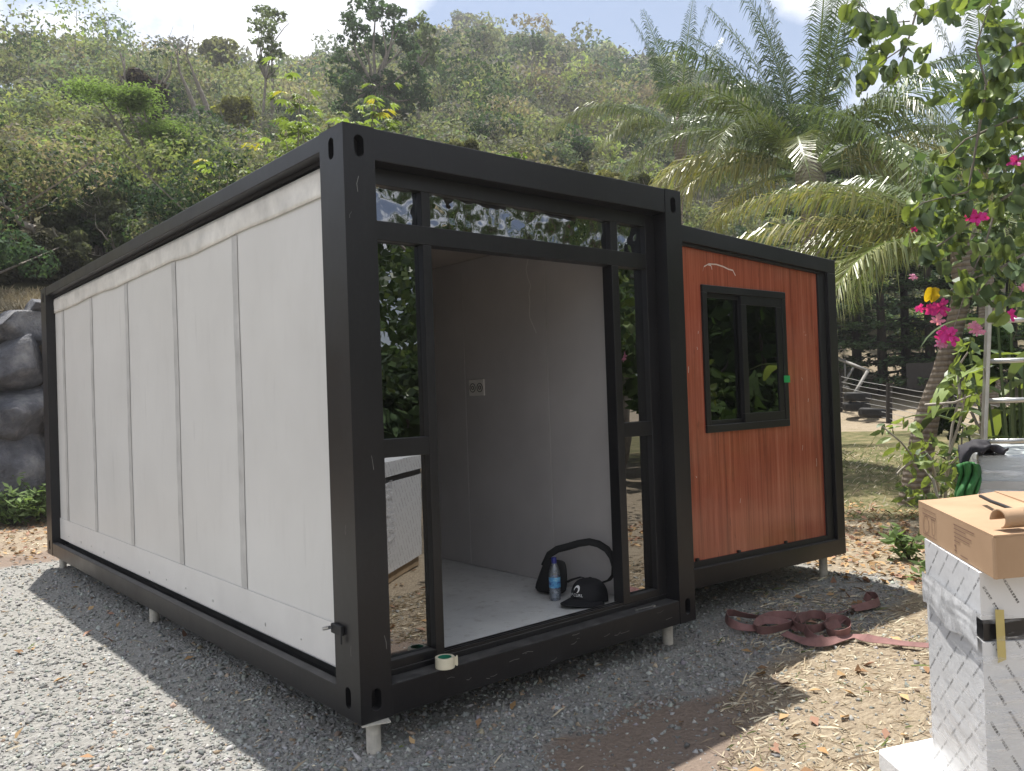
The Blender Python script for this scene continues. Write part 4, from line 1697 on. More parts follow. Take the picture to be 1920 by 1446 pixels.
# ladder
LD = 6.4
la, lb = at(1842, 905, LD), at(1855, 552, LD)
lean = lb - la
gl_ = gz(la[0], la[1])
tpar = (gl_ - la[2]) / lean[2]
foot = la + lean * tpar
wdir = np.array([0.62, -0.78, 0])
lad = empty('aluminium_ladder', tuple(foot), 'aluminium ladder standing upright behind the wrapped crate', 'ladder')
Lw = 0.42
for k in (0, 1):
    a = foot + wdir * Lw * k
    b = lb + wdir * Lw * k
    n3 = np.cross((b - a) / np.linalg.norm(b - a), wdir)
    mb = MB()
    hw, hd = .013, .030
    lo = [a - wdir * hw - n3 * hd, a + wdir * hw - n3 * hd, a + wdir * hw + n3 * hd, a - wdir * hw + n3 * hd]
    hi = [q + (b - a) for q in lo]
    mb.hexa(lo, hi)
    shift(mb, foot).build('rail', 'aluminium', lad, bevel=.004)
top_len = np.linalg.norm(lb - foot)
zr_ = [at(1850, y, LD)[2] for y in (603, 678, 752, 828, 903)]
zr_ += [zr_[-1] - .29 * (k + 1) for k in range(3)]
for z in zr_:
    if z < foot[2] + .1:
        continue
    t = (z - foot[2]) / (lb[2] - foot[2])
    a = foot + (lb - foot) * t
    shift(MB().tube([a + wdir * .012, a + wdir * (Lw - .012)], .017, 8), foot).build('rung', 'aluminium', lad, smooth=True)

# ------------------------------------------------------------------ boulder retaining wall behind the house
def boulder(rng, c, rx, ry, rz, seed):
    import bmesh
    bm = bmesh.new()
    bmesh.ops.create_icosphere(bm, subdivisions=4, radius=1.0)
    V = np.array([v.co[:] for v in bm.verts])
    # quarried block: cut by many planes, then chipped by noise
    m = np.max(np.abs(V), axis=1, keepdims=True)
    V = V * (1 - 0.55) + (V / m) * 0.55 * 0.9
    ph = rng.uniform(0, 50, 3)
    for _ in range(16):
        nn = rng.normal(size=3)
        nn /= np.linalg.norm(nn)
        h_ = V @ nn
        lim = rng.uniform(.58, .86)
        V = V - np.outer(np.clip(h_ - lim, 0, None), nn)
    V = V * 1.18
    V = V + 0.09 * (fbm(V * 2.2 + ph, 4, seed)[:, None] - .47) * V + 0.05 * np.sign(V) * np.abs(fbm(V * 5 + ph, 3, seed + 3)[:, None] - .47)
    V = V * np.array([rx, ry, rz])
    a = rng.uniform(-.3, .3)
    Rz = np.array([[math.cos(a), -math.sin(a), 0], [math.sin(a), math.cos(a), 0], [0, 0, 1]])
    V = V @ Rz.T
    F = np.array([[v.index for v in f.verts] for f in bm.faces])
    bm.free()
    me = np_mesh('boulder', V, F, 'rock', None, False)
    return me


rngB = np.random.default_rng(12)
wall0 = at(40, 965, 13.7)
rw = empty('boulder_wall', (wall0[0], wall0[1], GZ), 'dry stacked wall of big grey boulders behind the far end of the house', 'boulder wall')


def add_boulder(px, py0, py1, wpx, D):
    """boulder seen at px between rows py0 (top) and py1 (bottom), wpx wide"""
    c = at(px, (py0 + py1) / 2, D)
    t = at(px, py0, D)
    b = at(px, py1, D)
    l_ = at(px - wpx / 2, (py0 + py1) / 2, D)
    r_ = at(px + wpx / 2, (py0 + py1) / 2, D)
    o = np_obj('boulder', boulder(rngB, c, np.linalg.norm(r_ - l_) / 2 * 1.12, 0.55, (t[2] - b[2]) / 2 * 1.14, int(px) % 97), rw)
    dd = c - CPn
    o.location = (c[0] - wall0[0], c[1] - wall0[1], c[2] - GZ)
    o.rotation_euler = (rngB.uniform(-.12, .12), rngB.uniform(-.1, .1), -math.atan2(dd[0], dd[1]))
    return o


for px, a, b, w_, D in [(20, 590, 650, 120, 13.9), (78, 568, 600, 62, 14.1), (28, 634, 738, 128, 13.7), (112, 630, 730, 60, 13.8), (30, 728, 822, 150, 13.6), (120, 728, 830, 66, 13.7),
                        (38, 812, 985, 140, 13.4), (128, 830, 985, 60, 13.5), (-110, 590, 690, 130, 13.8), (-120, 690, 800, 150, 13.6), (-115, 800, 985, 160, 13.4), (-260, 610, 720, 140, 13.8),
                        (-270, 720, 985, 180, 13.5), (190, 700, 800, 80, 13.6), (190, 800, 985, 80, 13.5), (185, 620, 700, 80, 13.8), (265, 640, 780, 90, 13.7), (265, 780, 985, 90, 13.5)]:
    add_boulder(px, a, b, w_, D)

# ------------------------------------------------------------------ hillside wood (one mass of scrub)
PAL = np.array([(0.150, 0.160, 0.095), (0.185, 0.190, 0.140), (0.048, 0.078, 0.044), (0.215, 0.245, 0.110), (0.200, 0.170, 0.135), (0.120, 0.145, 0.105), (0.240, 0.215, 0.160), (0.155, 0.148, 0.142)])
PALW = np.array([0.20, 0.17, 0.20, 0.13, 0.08, 0.12, 0.05, 0.05])


def build_wood():
    rng = np.random.default_rng(77)
    Vs3, Cs3, Vs4, Cs4 = [], [], [], []
    TV, TF = MB(), None
    spots = []
    az0, az1 = R(az_of(-420)), R(az_of(2350))
    # near scrub, then the far slope
    for (ra, rb, dens) in ((15.0, 24, 1 / 1.3), (24, 42, 1 / 3.0), (42, 90, 1 / 7.5), (90, 235, 1 / 15.0)):
        n = int(0.5 * (az1 - az0) * (rb * rb - ra * ra) * dens)
        r = np.sqrt(rng.uniform(ra * ra, rb * rb, n))
        a = rng.uniform(az0, az1, n)
        for q, w in zip(r, a):
            spots.append((q, w))
    for (r, a) in spots:
        x, y = CPn[0] + r * math.sin(a), CPn[1] + r * math.cos(a)
        azd = math.degrees(a)
        rr = np.interp(azd, [-40, 8, 25, 40, 60, 75, 110], [70, 75, 115, 155, 190, 215, 230])
        rs = np.interp(azd, [-40, 30, 45, 58, 66, 75, 110], [14.2, 14.2, 17, 25, 30, 32, 34])
        if r > rr + 6 or r < rs + 0.8:
            continue
        low = False
        q_ = (np.array([x, y, 3.0]) - CPn) @ CMn
        px_ = PW / 2 + FPX * q_[0] / -q_[2] if q_[2] < -.1 else -9999
        if any(abs(px_ - fx) < fw and fd_ - 14 < r < fd_ for fx, fw, fd_ in ((285, 66, 28), (712, 105, 38), (500, 38, 36), (990, 40, 85))):
            low = rng.random() < .9
        z = gz(x, y)
        if r < 42:
            H_ = rng.uniform(1.3, 3.4)
        else:
            H_ = rng.uniform(2.4, 6.0) * (1.0 if rng.random() > .08 else 1.4)
        if low:
            H_ = rng.uniform(.8, 1.5) if r < 42 else rng.uniform(1.5, 2.4)
        rx = H_ * rng.uniform(0.42, 0.68)
        rz = H_ * rng.uniform(0.36, 0.5)
        c = np.array([x, y, z + H_ * 0.58])
        lsz = max(0.045, r * 0.0029)
        n = int((1700 if r < 26 else 1000 if r < 42 else 430 if r < 90 else 290) * rng.uniform(.8, 1.25))
        sparse = rng.random()
        if sparse < 0.16:
            n = int(n * 0.4)
        P, Nn, k = crown_points(rng, c, rx, rz, n, rng.integers(4, 9), 0.44)
        Nn = Nn + rng.normal(size=Nn.shape) * 0.45
        Nn[:, 2] += 0.2
        base = PAL[rng.choice(len(PAL), p=PALW)] * rng.uniform(.7, 1.6)
        Cc = base * rng.uniform(0.7, 1.3, size=(n, 1)) * (1 + 0.05 * rng.normal(size=(n, 3)))
        Cc = np.clip(Cc, .01, .6)
        S = lsz * rng.uniform(.6, 1.5, n)
        V, F, C = leaf_quads(rng, P, Nn, S, Cc, 0.55, tri=True)
        Vs3.append(V)
        Cs3.append(C)
        # trunk and a few bare limbs
        tw = max(0.03, r * .0007)
        top = c + np.array([rng.uniform(-.3, .3), rng.uniform(-.3, .3), rz * .5])
        if rng.random() < (.8 if r < 90 else .45):
            TV.tube([(x, y, z - .3), tuple((np.array([x, y, z]) + c) / 2 + rng.normal(size=3) * .15), tuple(top)], [tw * 1.6, tw, tw * .5], 4, False)
            for q in range(3 if sparse < .16 else 1):
                e = c + rng.normal(size=3) * np.array([rx, rx, rz]) * .7
                TV.tube([tuple((np.array([x, y, z]) + c) / 2), tuple(e)], [tw * .8, tw * .3], 3, False)
    V = np.concatenate(Vs3)
    C = np.concatenate(Cs3)
    F = np.arange(len(V)).reshape(-1, 3)
    me = np_mesh('hillside_wood', V, F, 'foliage', C)
    o = np_obj('hillside_wood', me)
    tag(o, 'dense grey green scrub wood covering the whole hillside', 'woodland', kind='stuff')
    t = TV.build('trunks', 'bark_grey', o)
    t['kind'] = 'stuff'
    return len(F)


print('wood tris', build_wood())


# ------------------------------------------------------------------ single trees
def limbs(rng, mb, base, dirv, length, rad, depth, ends, spread=0.55, up=0.25):
    n = 4
    pts = [np.array(base, float)]
    d = np.array(dirv, float)
    d /= np.linalg.norm(d)
    for i in range(n):
        d = d + rng.normal(size=3) * 0.13 + np.array([0, 0, up * .15])
        d /= np.linalg.norm(d)
        pts.append(pts[-1] + d * length / n)
    rd = [rad * (1 - 0.45 * i / n) for i in range(n + 1)]
    mb.tube(pts, rd, 6 if depth > 1 else 4, False)
    ends.append(pts[-1])
    if depth <= 0:
        return
    for k in range(rng.integers(2, 4)):
        at_ = pts[rng.integers(2, n + 1)]
        nd = d + rng.normal(size=3) * spread
        nd[2] += up
        limbs(rng, mb, at_, nd, length * rng.uniform(.55, .8), rad * .5, depth - 1, ends, spread, up)


def clump_tree(name, label, base, H_, rx, rz, cz, n, ncl, lsz, colr, seed, bark_='bark_grey', trunk_r=.12, lean=(0, 0), clump=.33, group=None, aspect=.5, inner=.35, mat='foliage', depth=2, var=.3):
    rng = np.random.default_rng(seed)
    base = np.array(base, float)
    th = empty(name, tuple(base), label, 'tree' if 'shrub' not in name and 'plant' not in name else 'shrub', group)
    mb = MB()
    ends = []
    limbs(rng, mb, (0, 0, -.2), (lean[0], lean[1], 1), H_ * .62, trunk_r, depth, ends)
    mb.build('trunk', bark_, th, smooth=True)
    c = np.array([lean[0] * H_ * .6, lean[1] * H_ * .6, H_ * cz])
    P, Nn, k = crown_points(rng, c, rx, rz, n, ncl, clump, inner, True)
    Nn = Nn + rng.normal(size=Nn.shape) * .6
    Nn[:, 2] += .3
    cl = np.array(colr)
    tint = rng.uniform(1 - var, 1 + var, size=(ncl, 1))
    Cc = np.clip(cl * tint[k] * rng.uniform(.7, 1.3, size=(n, 1)), .005, .8)
    V, F, C = leaf_quads(rng, P, Nn, lsz * rng.uniform(.6, 1.4, n), Cc, aspect)
    np_obj('crown', np_mesh('crown', V, F, mat, C), th)
    return th


def on_terr(px, D):
    p = at(px, 700, D)
    return (p[0], p[1], gz(p[0], p[1]))


def tree_px(name, label, px, pyt, pyb, wpx, D, ncl, n, lsz, colr, seed, **kw):
    """tree whose crown spans rows pyt..pyb and wpx columns at distance D"""
    b = on_terr(px, D)
    top = at(px, pyt, D)[2]
    bot = at(px, pyb, D)[2]
    rx = np.linalg.norm(at(px + wpx / 2, 300, D) - at(px - wpx / 2, 300, D)) / 2
    H_ = top - b[2]
    rz = (top - bot) / 2
    cz = ((top + bot) / 2 - b[2]) / H_
    return clump_tree(name, label, b, H_, rx, rz, cz, n, ncl, lsz, colr, seed, **kw)


def lobed_tree(name, label, px, D, lobes, n_per, lsz, colr, seed, trunk_r=.2, var=.3):
    """tree with an uneven crown: lobes are (px, py, radius px) seen at distance D"""
    rng = np.random.default_rng(seed)
    b = np.array(on_terr(px, D))
    th = empty(name, tuple(b), label, 'tree')
    mb = MB()
    cs = [(at(x, y, D + rng.normal() * .7) - b, r * D / FPX * 1.45) for x, y, r in lobes]
    cm = np.mean([c for c, _ in cs], 0)
    fork = cm * np.array([.6, .6, .72])
    mb.tube([(0, 0, -.3), tuple(fork * .5 + rng.normal(size=3) * .1), tuple(fork)], [trunk_r, trunk_r * .8, trunk_r * .65], 7, False)
    Ps, Ns, Cs = [], [], []
    for c, r in cs:
        mb.tube([tuple(fork), tuple((fork + c) / 2 + rng.normal(size=3) * .2), tuple(c)], [trunk_r * .5, trunk_r * .3, trunk_r * .1], 5, False)
        n = int(n_per * (r / .9) ** 1.5) + 60
        P, Nn, k = crown_points(rng, c, r, r * .95, n, 9, .40, .35, True)
        tint = rng.uniform(1 - var, 1 + var, (9, 1))
        Ps.append(P)
        Ns.append(Nn + rng.normal(size=Nn.shape) * .5 + np.array([0, 0, .2]))
        Cs.append(np.array(colr) * tint[k] * rng.uniform(.75, 1.25, (n, 1)))
    mb.build('trunk', 'bark_grey', th, smooth=True)
    P = np.concatenate(Ps)
    V, F, C = leaf_quads(rng, P, np.concatenate(Ns), lsz * rng.uniform(.6, 1.4, len(P)), np.concatenate(Cs), .5)
    np_obj('crown', np_mesh('crown', V, F, 'foliage', C), th)


lobed_tree('broadleaf_tree', 'tall dark green tree with forked trunk breaking the ridge line above the roof corner', 712, 38,
           [(655, 35, 22), (668, 65, 22), (645, 90, 18), (705, 8, 20), (715, 40, 24), (742, 22, 18), (748, 55, 20), (690, 85, 20), (730, 90, 22), (765, 85, 18), (640, 130, 22), (670, 125, 24), (780, 125, 22), (770, 160, 28), (735, 150, 26), (655, 165, 26), (700, 165, 26), (745, 195, 32), (785, 185, 22), (690, 205, 28), (640, 200, 20)],
           300, .105, (.065, .11, .058), 101, .18)
lobed_tree('slender_tree', 'slender grey green tree with a narrow crown on the ridge', 505, 36,
           [(492, 22, 14), (505, 35, 14), (522, 32, 11), (488, 48, 15), (500, 60, 15), (490, 78, 14), (508, 85, 13), (520, 105, 11), (500, 108, 13), (490, 128, 10), (515, 135, 9)], 260, .085, (.15, .18, .115), 102, .08)
lobed_tree('gum_tree', 'tall loose tree behind the broad dark ridge tree', 790, 45, [(775, 50, 12), (792, 40, 14), (805, 60, 14), (785, 75, 16), (812, 85, 14), (770, 95, 14), (800, 105, 16)], 170, .14, (.16, .20, .11), 1102, .12)
tree_px('creeper_tree', 'dark purple brown tree smothered in dry creepers on the slope', 285, 122, 232, 112, 28, 22, 5200, .07, (.06, .048, .05), 103, trunk_r=.16, clump=.33, bark_='bark_grey')
tree_px('round_tree', 'rounded dark green tree in the middle of the slope', 990, 150, 235, 78, 85, 14, 1800, .22, (.07, .13, .06), 104, clump=.36)
tree_px('bushy_tree', 'dark bushy tree below the tall ridge tree', 745, 180, 240, 90, 44, 12, 2000, .15, (.035, .062, .034), 105, clump=.36)
tree_px('olive_tree', 'pale olive tree on the skyline beside the tall dark tree', 430, 70, 140, 90, 62, 12, 1700, .18, (.17, .17, .09), 106, clump=.36)
tree_px('yellowish_tree', 'yellow green loose tree under the slender ridge tree', 455, 165, 250, 100, 34, 14, 2600, .10, (.22, .22, .06), 107, clump=.36)
tree_px('skyline_tree', 'small skyline tree at the top of the hill', 885, 28, 62, 60, 150, 9, 900, .36, (.10, .12, .075), 108, clump=.4)
tree_px('fig_tree', 'leafy dark green tree seen behind the palm fronds', 1600, 225, 300, 90, 60, 12, 1900, .18, (.075, .09, .05), 109, clump=.36)


# bright big leaved shrubs just behind the roof
def big_leaf_plant(label, px, pyt, D, spread, nst, seed, colr=(.21, .27, .07)):
    rng = np.random.default_rng(seed)
    b = np.array(on_terr(px, D))
    top = at(px, pyt, D)[2]
    H_ = top - b[2]
    th = empty('broad_leaf_shrub', tuple(b), label, 'shrub', 'bright shrubs behind the roof')
    stems = MB()
    Vs, Fs, Cs = [], [], []
    off = 0
    for s_ in range(nst):
        a = rng.uniform(0, 2 * math.pi)
        tip = np.array([spread * math.cos(a) * rng.uniform(.2, 1), spread * math.sin(a) * rng.uniform(.2, 1), H_ * rng.uniform(.55, 1.0)])
        stems.tube([(0, 0, -.1), tuple(tip * np.array([.4, .4, .55])), tuple(tip)], [.03, .022, .01], 4, False)
        for q in range(rng.integers(14, 22)):
            # lobed drooping leaf: a fan of narrow blades
            la = rng.uniform(0, 2 * math.pi)
            d = np.array([math.cos(la), math.sin(la), rng.uniform(-.1, .5)])
            base = tip + rng.normal(size=3) * np.array([.12, .12, .22]) - np.array([0, 0, rng.uniform(0, .9)])
            hub = base + d * rng.uniform(.15, .3)
            Ls = rng.uniform(.14, .26)
            cl = np.array(colr) * rng.uniform(.6, 1.35)
            if rng.random() < .1:
                cl = np.array((.42, .36, .05))
            for w_ in np.linspace(-1.25, 1.25, 6):
                aa = la + w_
                e = hub + np.array([math.cos(aa), math.sin(aa), -.35 - .1 * abs(w_)]) * Ls
                m = (hub + e) / 2 + np.array([0, 0, .03])
                s2 = np.array([-math.sin(aa), math.cos(aa), 0]) * Ls * .16
                Vs += [hub, m + s2, e, m - s2]
                Fs.append((off, off + 1, off + 2, off + 3))
                Cs += [cl] * 4
                off += 4
    stems.build('stem', 'bark_grey', th)
    np_obj('foliage', np_mesh('foliage', np.array(Vs), np.array(Fs), 'glossy_leaf', np.array(Cs)), th)


for i, (px, py, D, sp_, ns) in enumerate([(420, 305, 15.5, .8, 5), (500, 255, 16, .9, 6), (560, 215, 16.5, .9, 7), (625, 168, 17, 1.0, 8), (680, 185, 17, .9, 7), (745, 225, 17.5, 1.0, 7), (810, 262, 18, .9, 6), (590, 270, 15.5, .9, 6), (700, 250, 16, 1.0, 6)]):
    big_leaf_plant('bright lime green shrub with hand shaped leaves just behind the house roof', px, py, D, sp_, ns, 200 + i)

for i, (px, py, D, w_, h_) in enumerate([(880, 262, 20, 80, 60), (980, 290, 21, 90, 60), (1060, 300, 22, 90, 60), (1140, 320, 22, 80, 50), (1210, 335, 22, 70, 50)]):
    tree_px('scrub_shrub', 'olive and lime scrub bush in the row behind the front roof beam', px, py - 10, py + h_, w_, D, 12, 2600, .07, [(.13, .13, .06), (.17, .23, .05), (.12, .12, .06), (.20, .19, .07), (.13, .14, .06)][i], 220 + i, clump=.38, group='scrub bushes behind the roof beam', trunk_r=.05)


# feathery light green canopy leaning over the slope
def feathery():
    rng = np.random.default_rng(5)
    path = [(185, 178), (235, 192), (270, 208), (300, 224), (345, 250), (380, 280), (400, 305), (320, 262), (350, 290)]
    D = 20.5
    b = np.array(on_terr(330, D))
    th = empty('feathery_tree', tuple(b), 'light green feathery tree with layered fronds leaning down the slope', 'tree')
    mb = MB()
    Ps, Cs, Ns = [], [], []
    for i in range(len(path)):
        c = at(*path[i], D) - b
        mb.tube([(0, 0, 0), tuple(c * .6 + np.array([0, 0, .3])), tuple(c)], [.06, .04, .015], 5, False)
        n = 1500
        c = c + rng.normal(size=3) * np.array([.25, .25, .16])
        q = rng.normal(size=(n, 3)) * np.array([.40, .40, .10]) * rng.uniform(.6, 1.25)
        q[:, 2] -= (q[:, 0] ** 2 + q[:, 1] ** 2) * .12
        Ps.append(c + q)
        Ns.append(np.tile([0, 0, 1.0], (n, 1)) + rng.normal(size=(n, 3)) * .35)
        Cs.append(np.array((.21, .29, .11)) * rng.uniform(.75, 1.15) * rng.uniform(.6, 1.3, (n, 1)))
    mb.build('trunk', 'bark_grey', th)
    V, F, C = leaf_quads(rng, np.concatenate(Ps), np.concatenate(Ns), rng.uniform(.03, .07, sum(map(len, Ps))), np.concatenate(Cs), .3)
    np_obj('crown', np_mesh('crown', V, F, 'foliage', C), th)


feathery()


# dead tangle and leaning trunks on the left slope
def dead_tangle():
    rng = np.random.default_rng(9)
    c = at(75, 425, 17.0)
    th = empty('dead_branches', tuple(c), 'tangle of pale dead branches hanging over the boulder wall', 'branches')
    for k in range(7):
        mb = MB()
        ends = []
        limbs(rng, mb, rng.normal(size=3) * .25, rng.normal(size=3) * np.array([1, .4, .6]) + np.array([0.3, 0, -.4]), rng.uniform(.4, .75), .014, 2, ends, .9, -.1)
        mb.build('branch', 'dead_wood', th)
    for (a, b_, D, r) in (((395, 225), (365, 145), 34, .12), ((400, 285), (350, 165), 33, .13), ((238, 205), (300, 162), 33, .12), ((512, 262), (510, 120), 46, .13), ((1130, 262), (1128, 200), 90, .16), ((65, 430), (20, 395), 16, .07)):
        p0, p1 = at(*a, D), at(*b_, D)
        o = MB()
        ends = []
        m = (p0 + p1) / 2 + rng.normal(size=3) * .1
        o.tube([p0, m, p1], [r, r * .8, r * .55], 6, False)
        limbs(rng, o, p1, p1 - p0, np.linalg.norm(p1 - p0) * .5, r * .5, 1, ends)
        ob = shift(o, p0).build('bare_trunk', 'bark_grey', None, smooth=True)
        ob.location = p0
        tag(ob, {395: 'thin grey trunk leaning behind the feathery tree', 400: 'grey trunk bent over the slope right of the feathery tree', 238: 'pale slanting branch across the creeper covered tree', 512: 'straight bare trunk under the slender ridge tree', 1130: 'white dead trunk standing in the middle of the far slope', 65: 'short broken grey limb above the boulder wall'}[a[0]], 'trunk')


dead_tangle()
# twiggy bushes packed along the foot of the slope
for i, (px, pt, D, w_) in enumerate([(-50, 300, 17.5, 110), (20, 330, 18.2, 100), (70, 300, 19.5, 110), (120, 340, 18.0, 100), (165, 310, 19.8, 110), (215, 335, 18.4, 100), (255, 315, 20.2, 110), (310, 330, 19.0, 90), (350, 300, 20.5, 90), (40, 420, 16.4, 100), (140, 430, 16.8, 100), (235, 400, 17.2, 90), (-20, 430, 16.2, 100)]):
    tree_px('slope_bush', 'grey olive twiggy bush packed among others at the foot of the slope', px, pt, pt + 120, w_, D, 14, 3300, .045, [(.13, .14, .085), (.10, .13, .06), (.15, .145, .10), (.085, .105, .055), (.12, .115, .085)][i % 5], 800 + i, clump=.36, trunk_r=.03, group='twiggy bushes at the foot of the slope')
# grey green shrub at the left edge
tree_px('silver_shrub', 'silvery green shrub at the foot of the slope above the boulder wall', -10, 270, 420, 70, 17, 12, 2500, .05, (.17, .20, .13), 111, clump=.36, trunk_r=.05, aspect=.3)
tree_px('understorey_shrub', 'dark green undergrowth bush above the boulder wall', 200, 380, 470, 160, 19, 16, 4200, .06, (.06, .10, .035), 112, clump=.34, trunk_r=.05)
tree_px('understorey_shrub', 'brownish twiggy bush hanging over the wall top', 90, 450, 545, 190, 16.6, 16, 4200, .05, (.05, .05, .03), 113, clump=.34, trunk_r=.05)


# ------------------------------------------------------------------ palms
def frond_mesh(rng, L_, elev, droop, leaf, colr, yellow=0.0, nl=104, twist=0.0):
    """frond along +X from the origin; bends under its own weight"""
    n = 26
    pts = [np.zeros(3)]
    for i in range(n):
        t = (i + .5) / n
        e = elev - droop * t ** 1.35
        pts.append(pts[-1] + np.array([math.cos(e), 0.02 * math.sin(3 * t), math.sin(e)]) * L_ / n)
    pts = np.array(pts)
    V, F, C = [], [], []

    def quadstrip(a, b, c, wd, cl):
        o_ = len(V)
        V.extend([a - wd * .5, a + wd * .5, b + wd, b - wd, c])
        F.append((o_, o_ + 1, o_ + 2, o_ + 3))
        F.append((o_ + 3, o_ + 2, o_ + 4, o_ + 4))
        C.extend([cl] * 5)

    rac = np.array(colr) * 1.5 + np.array([.06, .05, .01])
    wr_ = L_ * .0085
    for i in range(n):
        a, b = pts[i], pts[i + 1]
        w0 = wr_ * (1 - .8 * i / n)
        w1 = wr_ * (1 - .8 * (i + 1) / n)
        for k in (0, 1):
            o_ = len(V)
            s_ = np.array([0, 1, 0]) if k == 0 else np.array([0, 0, 1])
            V.extend([a - s_ * w0, a + s_ * w0, b + s_ * w1, b - s_ * w1])
            F.append((o_, o_ + 1, o_ + 2, o_ + 3))
            C.extend([rac] * 4)
    for i in range(nl):
        t = 0.13 + 0.86 * i / (nl - 1)
        x = t * n
        j = min(int(x), n - 1)
        p = pts[j] + (pts[j + 1] - pts[j]) * (x - j)
        tan = pts[min(j + 1, n)] - pts[max(j - 1, 0)]
        tan = tan / np.linalg.norm(tan)
        nrm = np.cross(tan, np.array([0, 1, 0]))
        nrm = -nrm if nrm[2] < 0 else nrm
        ll = leaf * rng.uniform(.88, 1.08) * math.sin(math.pi * min(1, .16 + t * .80)) ** .65
        for s_ in (-1, 1):
            fwd = .62 + .55 * t + rng.normal() * .12
            d = np.array([0, s_ * 1.0, 0]) + tan * fwd + nrm * (.20 + rng.normal() * .16)
            d /= np.linalg.norm(d)
            sag = (.35 + .55 * rng.random()) * ll
            m = p + d * ll * .55 + np.array([0, 0, -sag * .22])
            e = p + d * ll * .88 + np.array([0, 0, -sag])
            wd = tan * ll * .022
            cl = np.array(colr) * rng.uniform(.7, 1.3)
            ym = min(1, yellow * (1.4 + 1.2 * t) * rng.uniform(.4, 1.4))
            cl = cl * (1 - ym) + np.array((.34, .31, .10)) * rng.uniform(.7, 1.15) * ym
            quadstrip(p, m, e, wd, cl)
    F2 = [f if len(set(f)) == 4 else f[:3] for f in F]
    me = bpy.data.meshes.new('frond')
    me.from_pydata([tuple(v) for v in V], [], F2)
    ca = me.color_attributes.new('col', 'FLOAT_COLOR', 'POINT')
    c4 = np.ones((len(V), 4), np.float32)
    c4[:, :3] = np.array(C)
    ca.data.foreach_set('color', c4.ravel())
    me.materials.append(MAT['palm_leaf'])
    me.update()
    return me


PGREEN = (.095, .14, .058)


def palm(label, crown_at, trunk_pts, spec, L_, seed, colr=PGREEN, tr=.14, leafk=.21):
    """spec: list of (azimuth in degrees clockwise from +Y, elevation, droop, length factor, yellow)"""
    rng = np.random.default_rng(seed)
    c = np.array(crown_at, float)
    base = np.array(trunk_pts[0], float)
    th = empty('coconut_palm', tuple(base), label, 'palm', 'coconut palms behind the house')
    tb_ = MB()
    pp = [np.array(q, float) for q in trunk_pts] + [c]
    # smooth the trunk
    Q = []
    for i in range(len(pp) - 1):
        for k in range(6):
            t = k / 6
            p0, p1, p2, p3 = pp[max(i - 1, 0)], pp[i], pp[i + 1], pp[min(i + 2, len(pp) - 1)]
            Q.append(.5 * ((2 * p1) + (-p0 + p2) * t + (2 * p0 - 5 * p1 + 4 * p2 - p3) * t * t + (-p0 + 3 * p1 - 3 * p2 + p3) * t ** 3))
    Q.append(c + np.array([0, 0, .15]))
    rad = [tr * (1.35 - .5 * min(1, i / len(Q) * 2.2) - .12 * i / len(Q)) for i in range(len(Q))]
    shift(tb_.tube(Q, rad, 12), base).build('trunk', 'bark_palm', th, smooth=True)
    # fibrous crown heart
    hb = MB().lathe([(tr * .8, -.35), (tr * 1.25, -.05), (tr * 1.2, .25), (tr * .5, .6), (.01, .75)], 10, tuple(c - base))
    hb.build('crown_heart', 'bark_palm', th, smooth=True)
    for (a, e, dr, k, yl) in spec:
        me = frond_mesh(rng, L_ * k, R(e), R(dr), L_ * leafk * (.8 + .3 * rng.random()) * (.82 if e > 70 else 1.0), np.array(colr) * rng.uniform(.8, 1.2), yl)
        o = np_obj('frond', me, th)
        aa = R(90 - a)
        o.location = tuple(c - base + np.array([math.cos(aa), math.sin(aa), 0]) * tr * .8 + np.array([0, 0, .12 + .25 * max(0, math.sin(R(e)))]))
        o.rotation_euler = (rng.uniform(-.35, .35), 0, aa)
    return th


VA = az_of(1515)      # direction of view towards the palm, clockwise from +Y
right, left, toward, away = VA + 90, VA - 90, VA + 180, VA
rp = random.Random(5)
cA = at(1518, 345, 15)
specA = [(left + 10, 86, 10, 1.0, 0), (left + 25, 76, 26, 1.0, 0), (left - 5, 72, 38, .95, 0), (left + 50, 80, 20, .95, 0), (right - 5, 74, 34, .95, 0), (toward - 20, 76, 30, .9, 0), (right - 30, 83, 18, 1.05, 0), (toward + 20, 82, 16, .95, 0), (away, 84, 20, 1.0, 0), (left - 25, 78, 25, 1.0, 0), (right + 15, 79, 30, .95, 0),
         (left - 10, 64, 45, .95, 0), (left + 35, 58, 75, .95, .05), (left - 40, 50, 80, .95, .1), (right - 10, 58, 70, .95, 0), (right + 30, 46, 85, .95, .03), (left + 5, 46, 95, 1.0, .12),
         (left + 20, 34, 95, 1.0, .3), (left - 25, 26, 95, .95, .45), (toward - 40, 40, 110, .9, .1), (toward + 30, 38, 110, .9, .1), (right + 5, 30, 95, 1.0, .1), (right - 25, 22, 90, .9, .1),
         (toward + 5, 24, 105, .85, .15), (toward - 60, 18, 95, .95, .5), (toward + 55, 16, 95, .95, .45), (left + 40, 14, 90, .9, .5), (away + 40, 40, 90, .9, 0), (away - 40, 42, 90, .9, 0), (right + 20, 8, 80, .9, .3)]
bA = on_terr(1518, 15)
palm('large coconut palm with upright spear fronds behind the wood faced wing', cA, [(bA[0], bA[1], bA[2] - .2), (bA[0] + .1, bA[1], (bA[2] + cA[2]) / 2)], specA, 3.5, 301, tr=.19)
cB = at(1275, 270, 19)
bB = on_terr(1275, 19)
specB = [(left + 60 * k, 82 - 5 * (k % 3), 22, .95, 0) for k in range(6)] + [(left - 10, 42, 90, 1.15, .15), (left + 30, 55, 80, .9, 0), (right, 50, 85, .9, 0), (right + 40, 30, 90, .8, .1), (toward, 45, 95, .8, .1), (away, 50, 80, .9, 0), (toward + 50, 25, 95, .8, .2)]
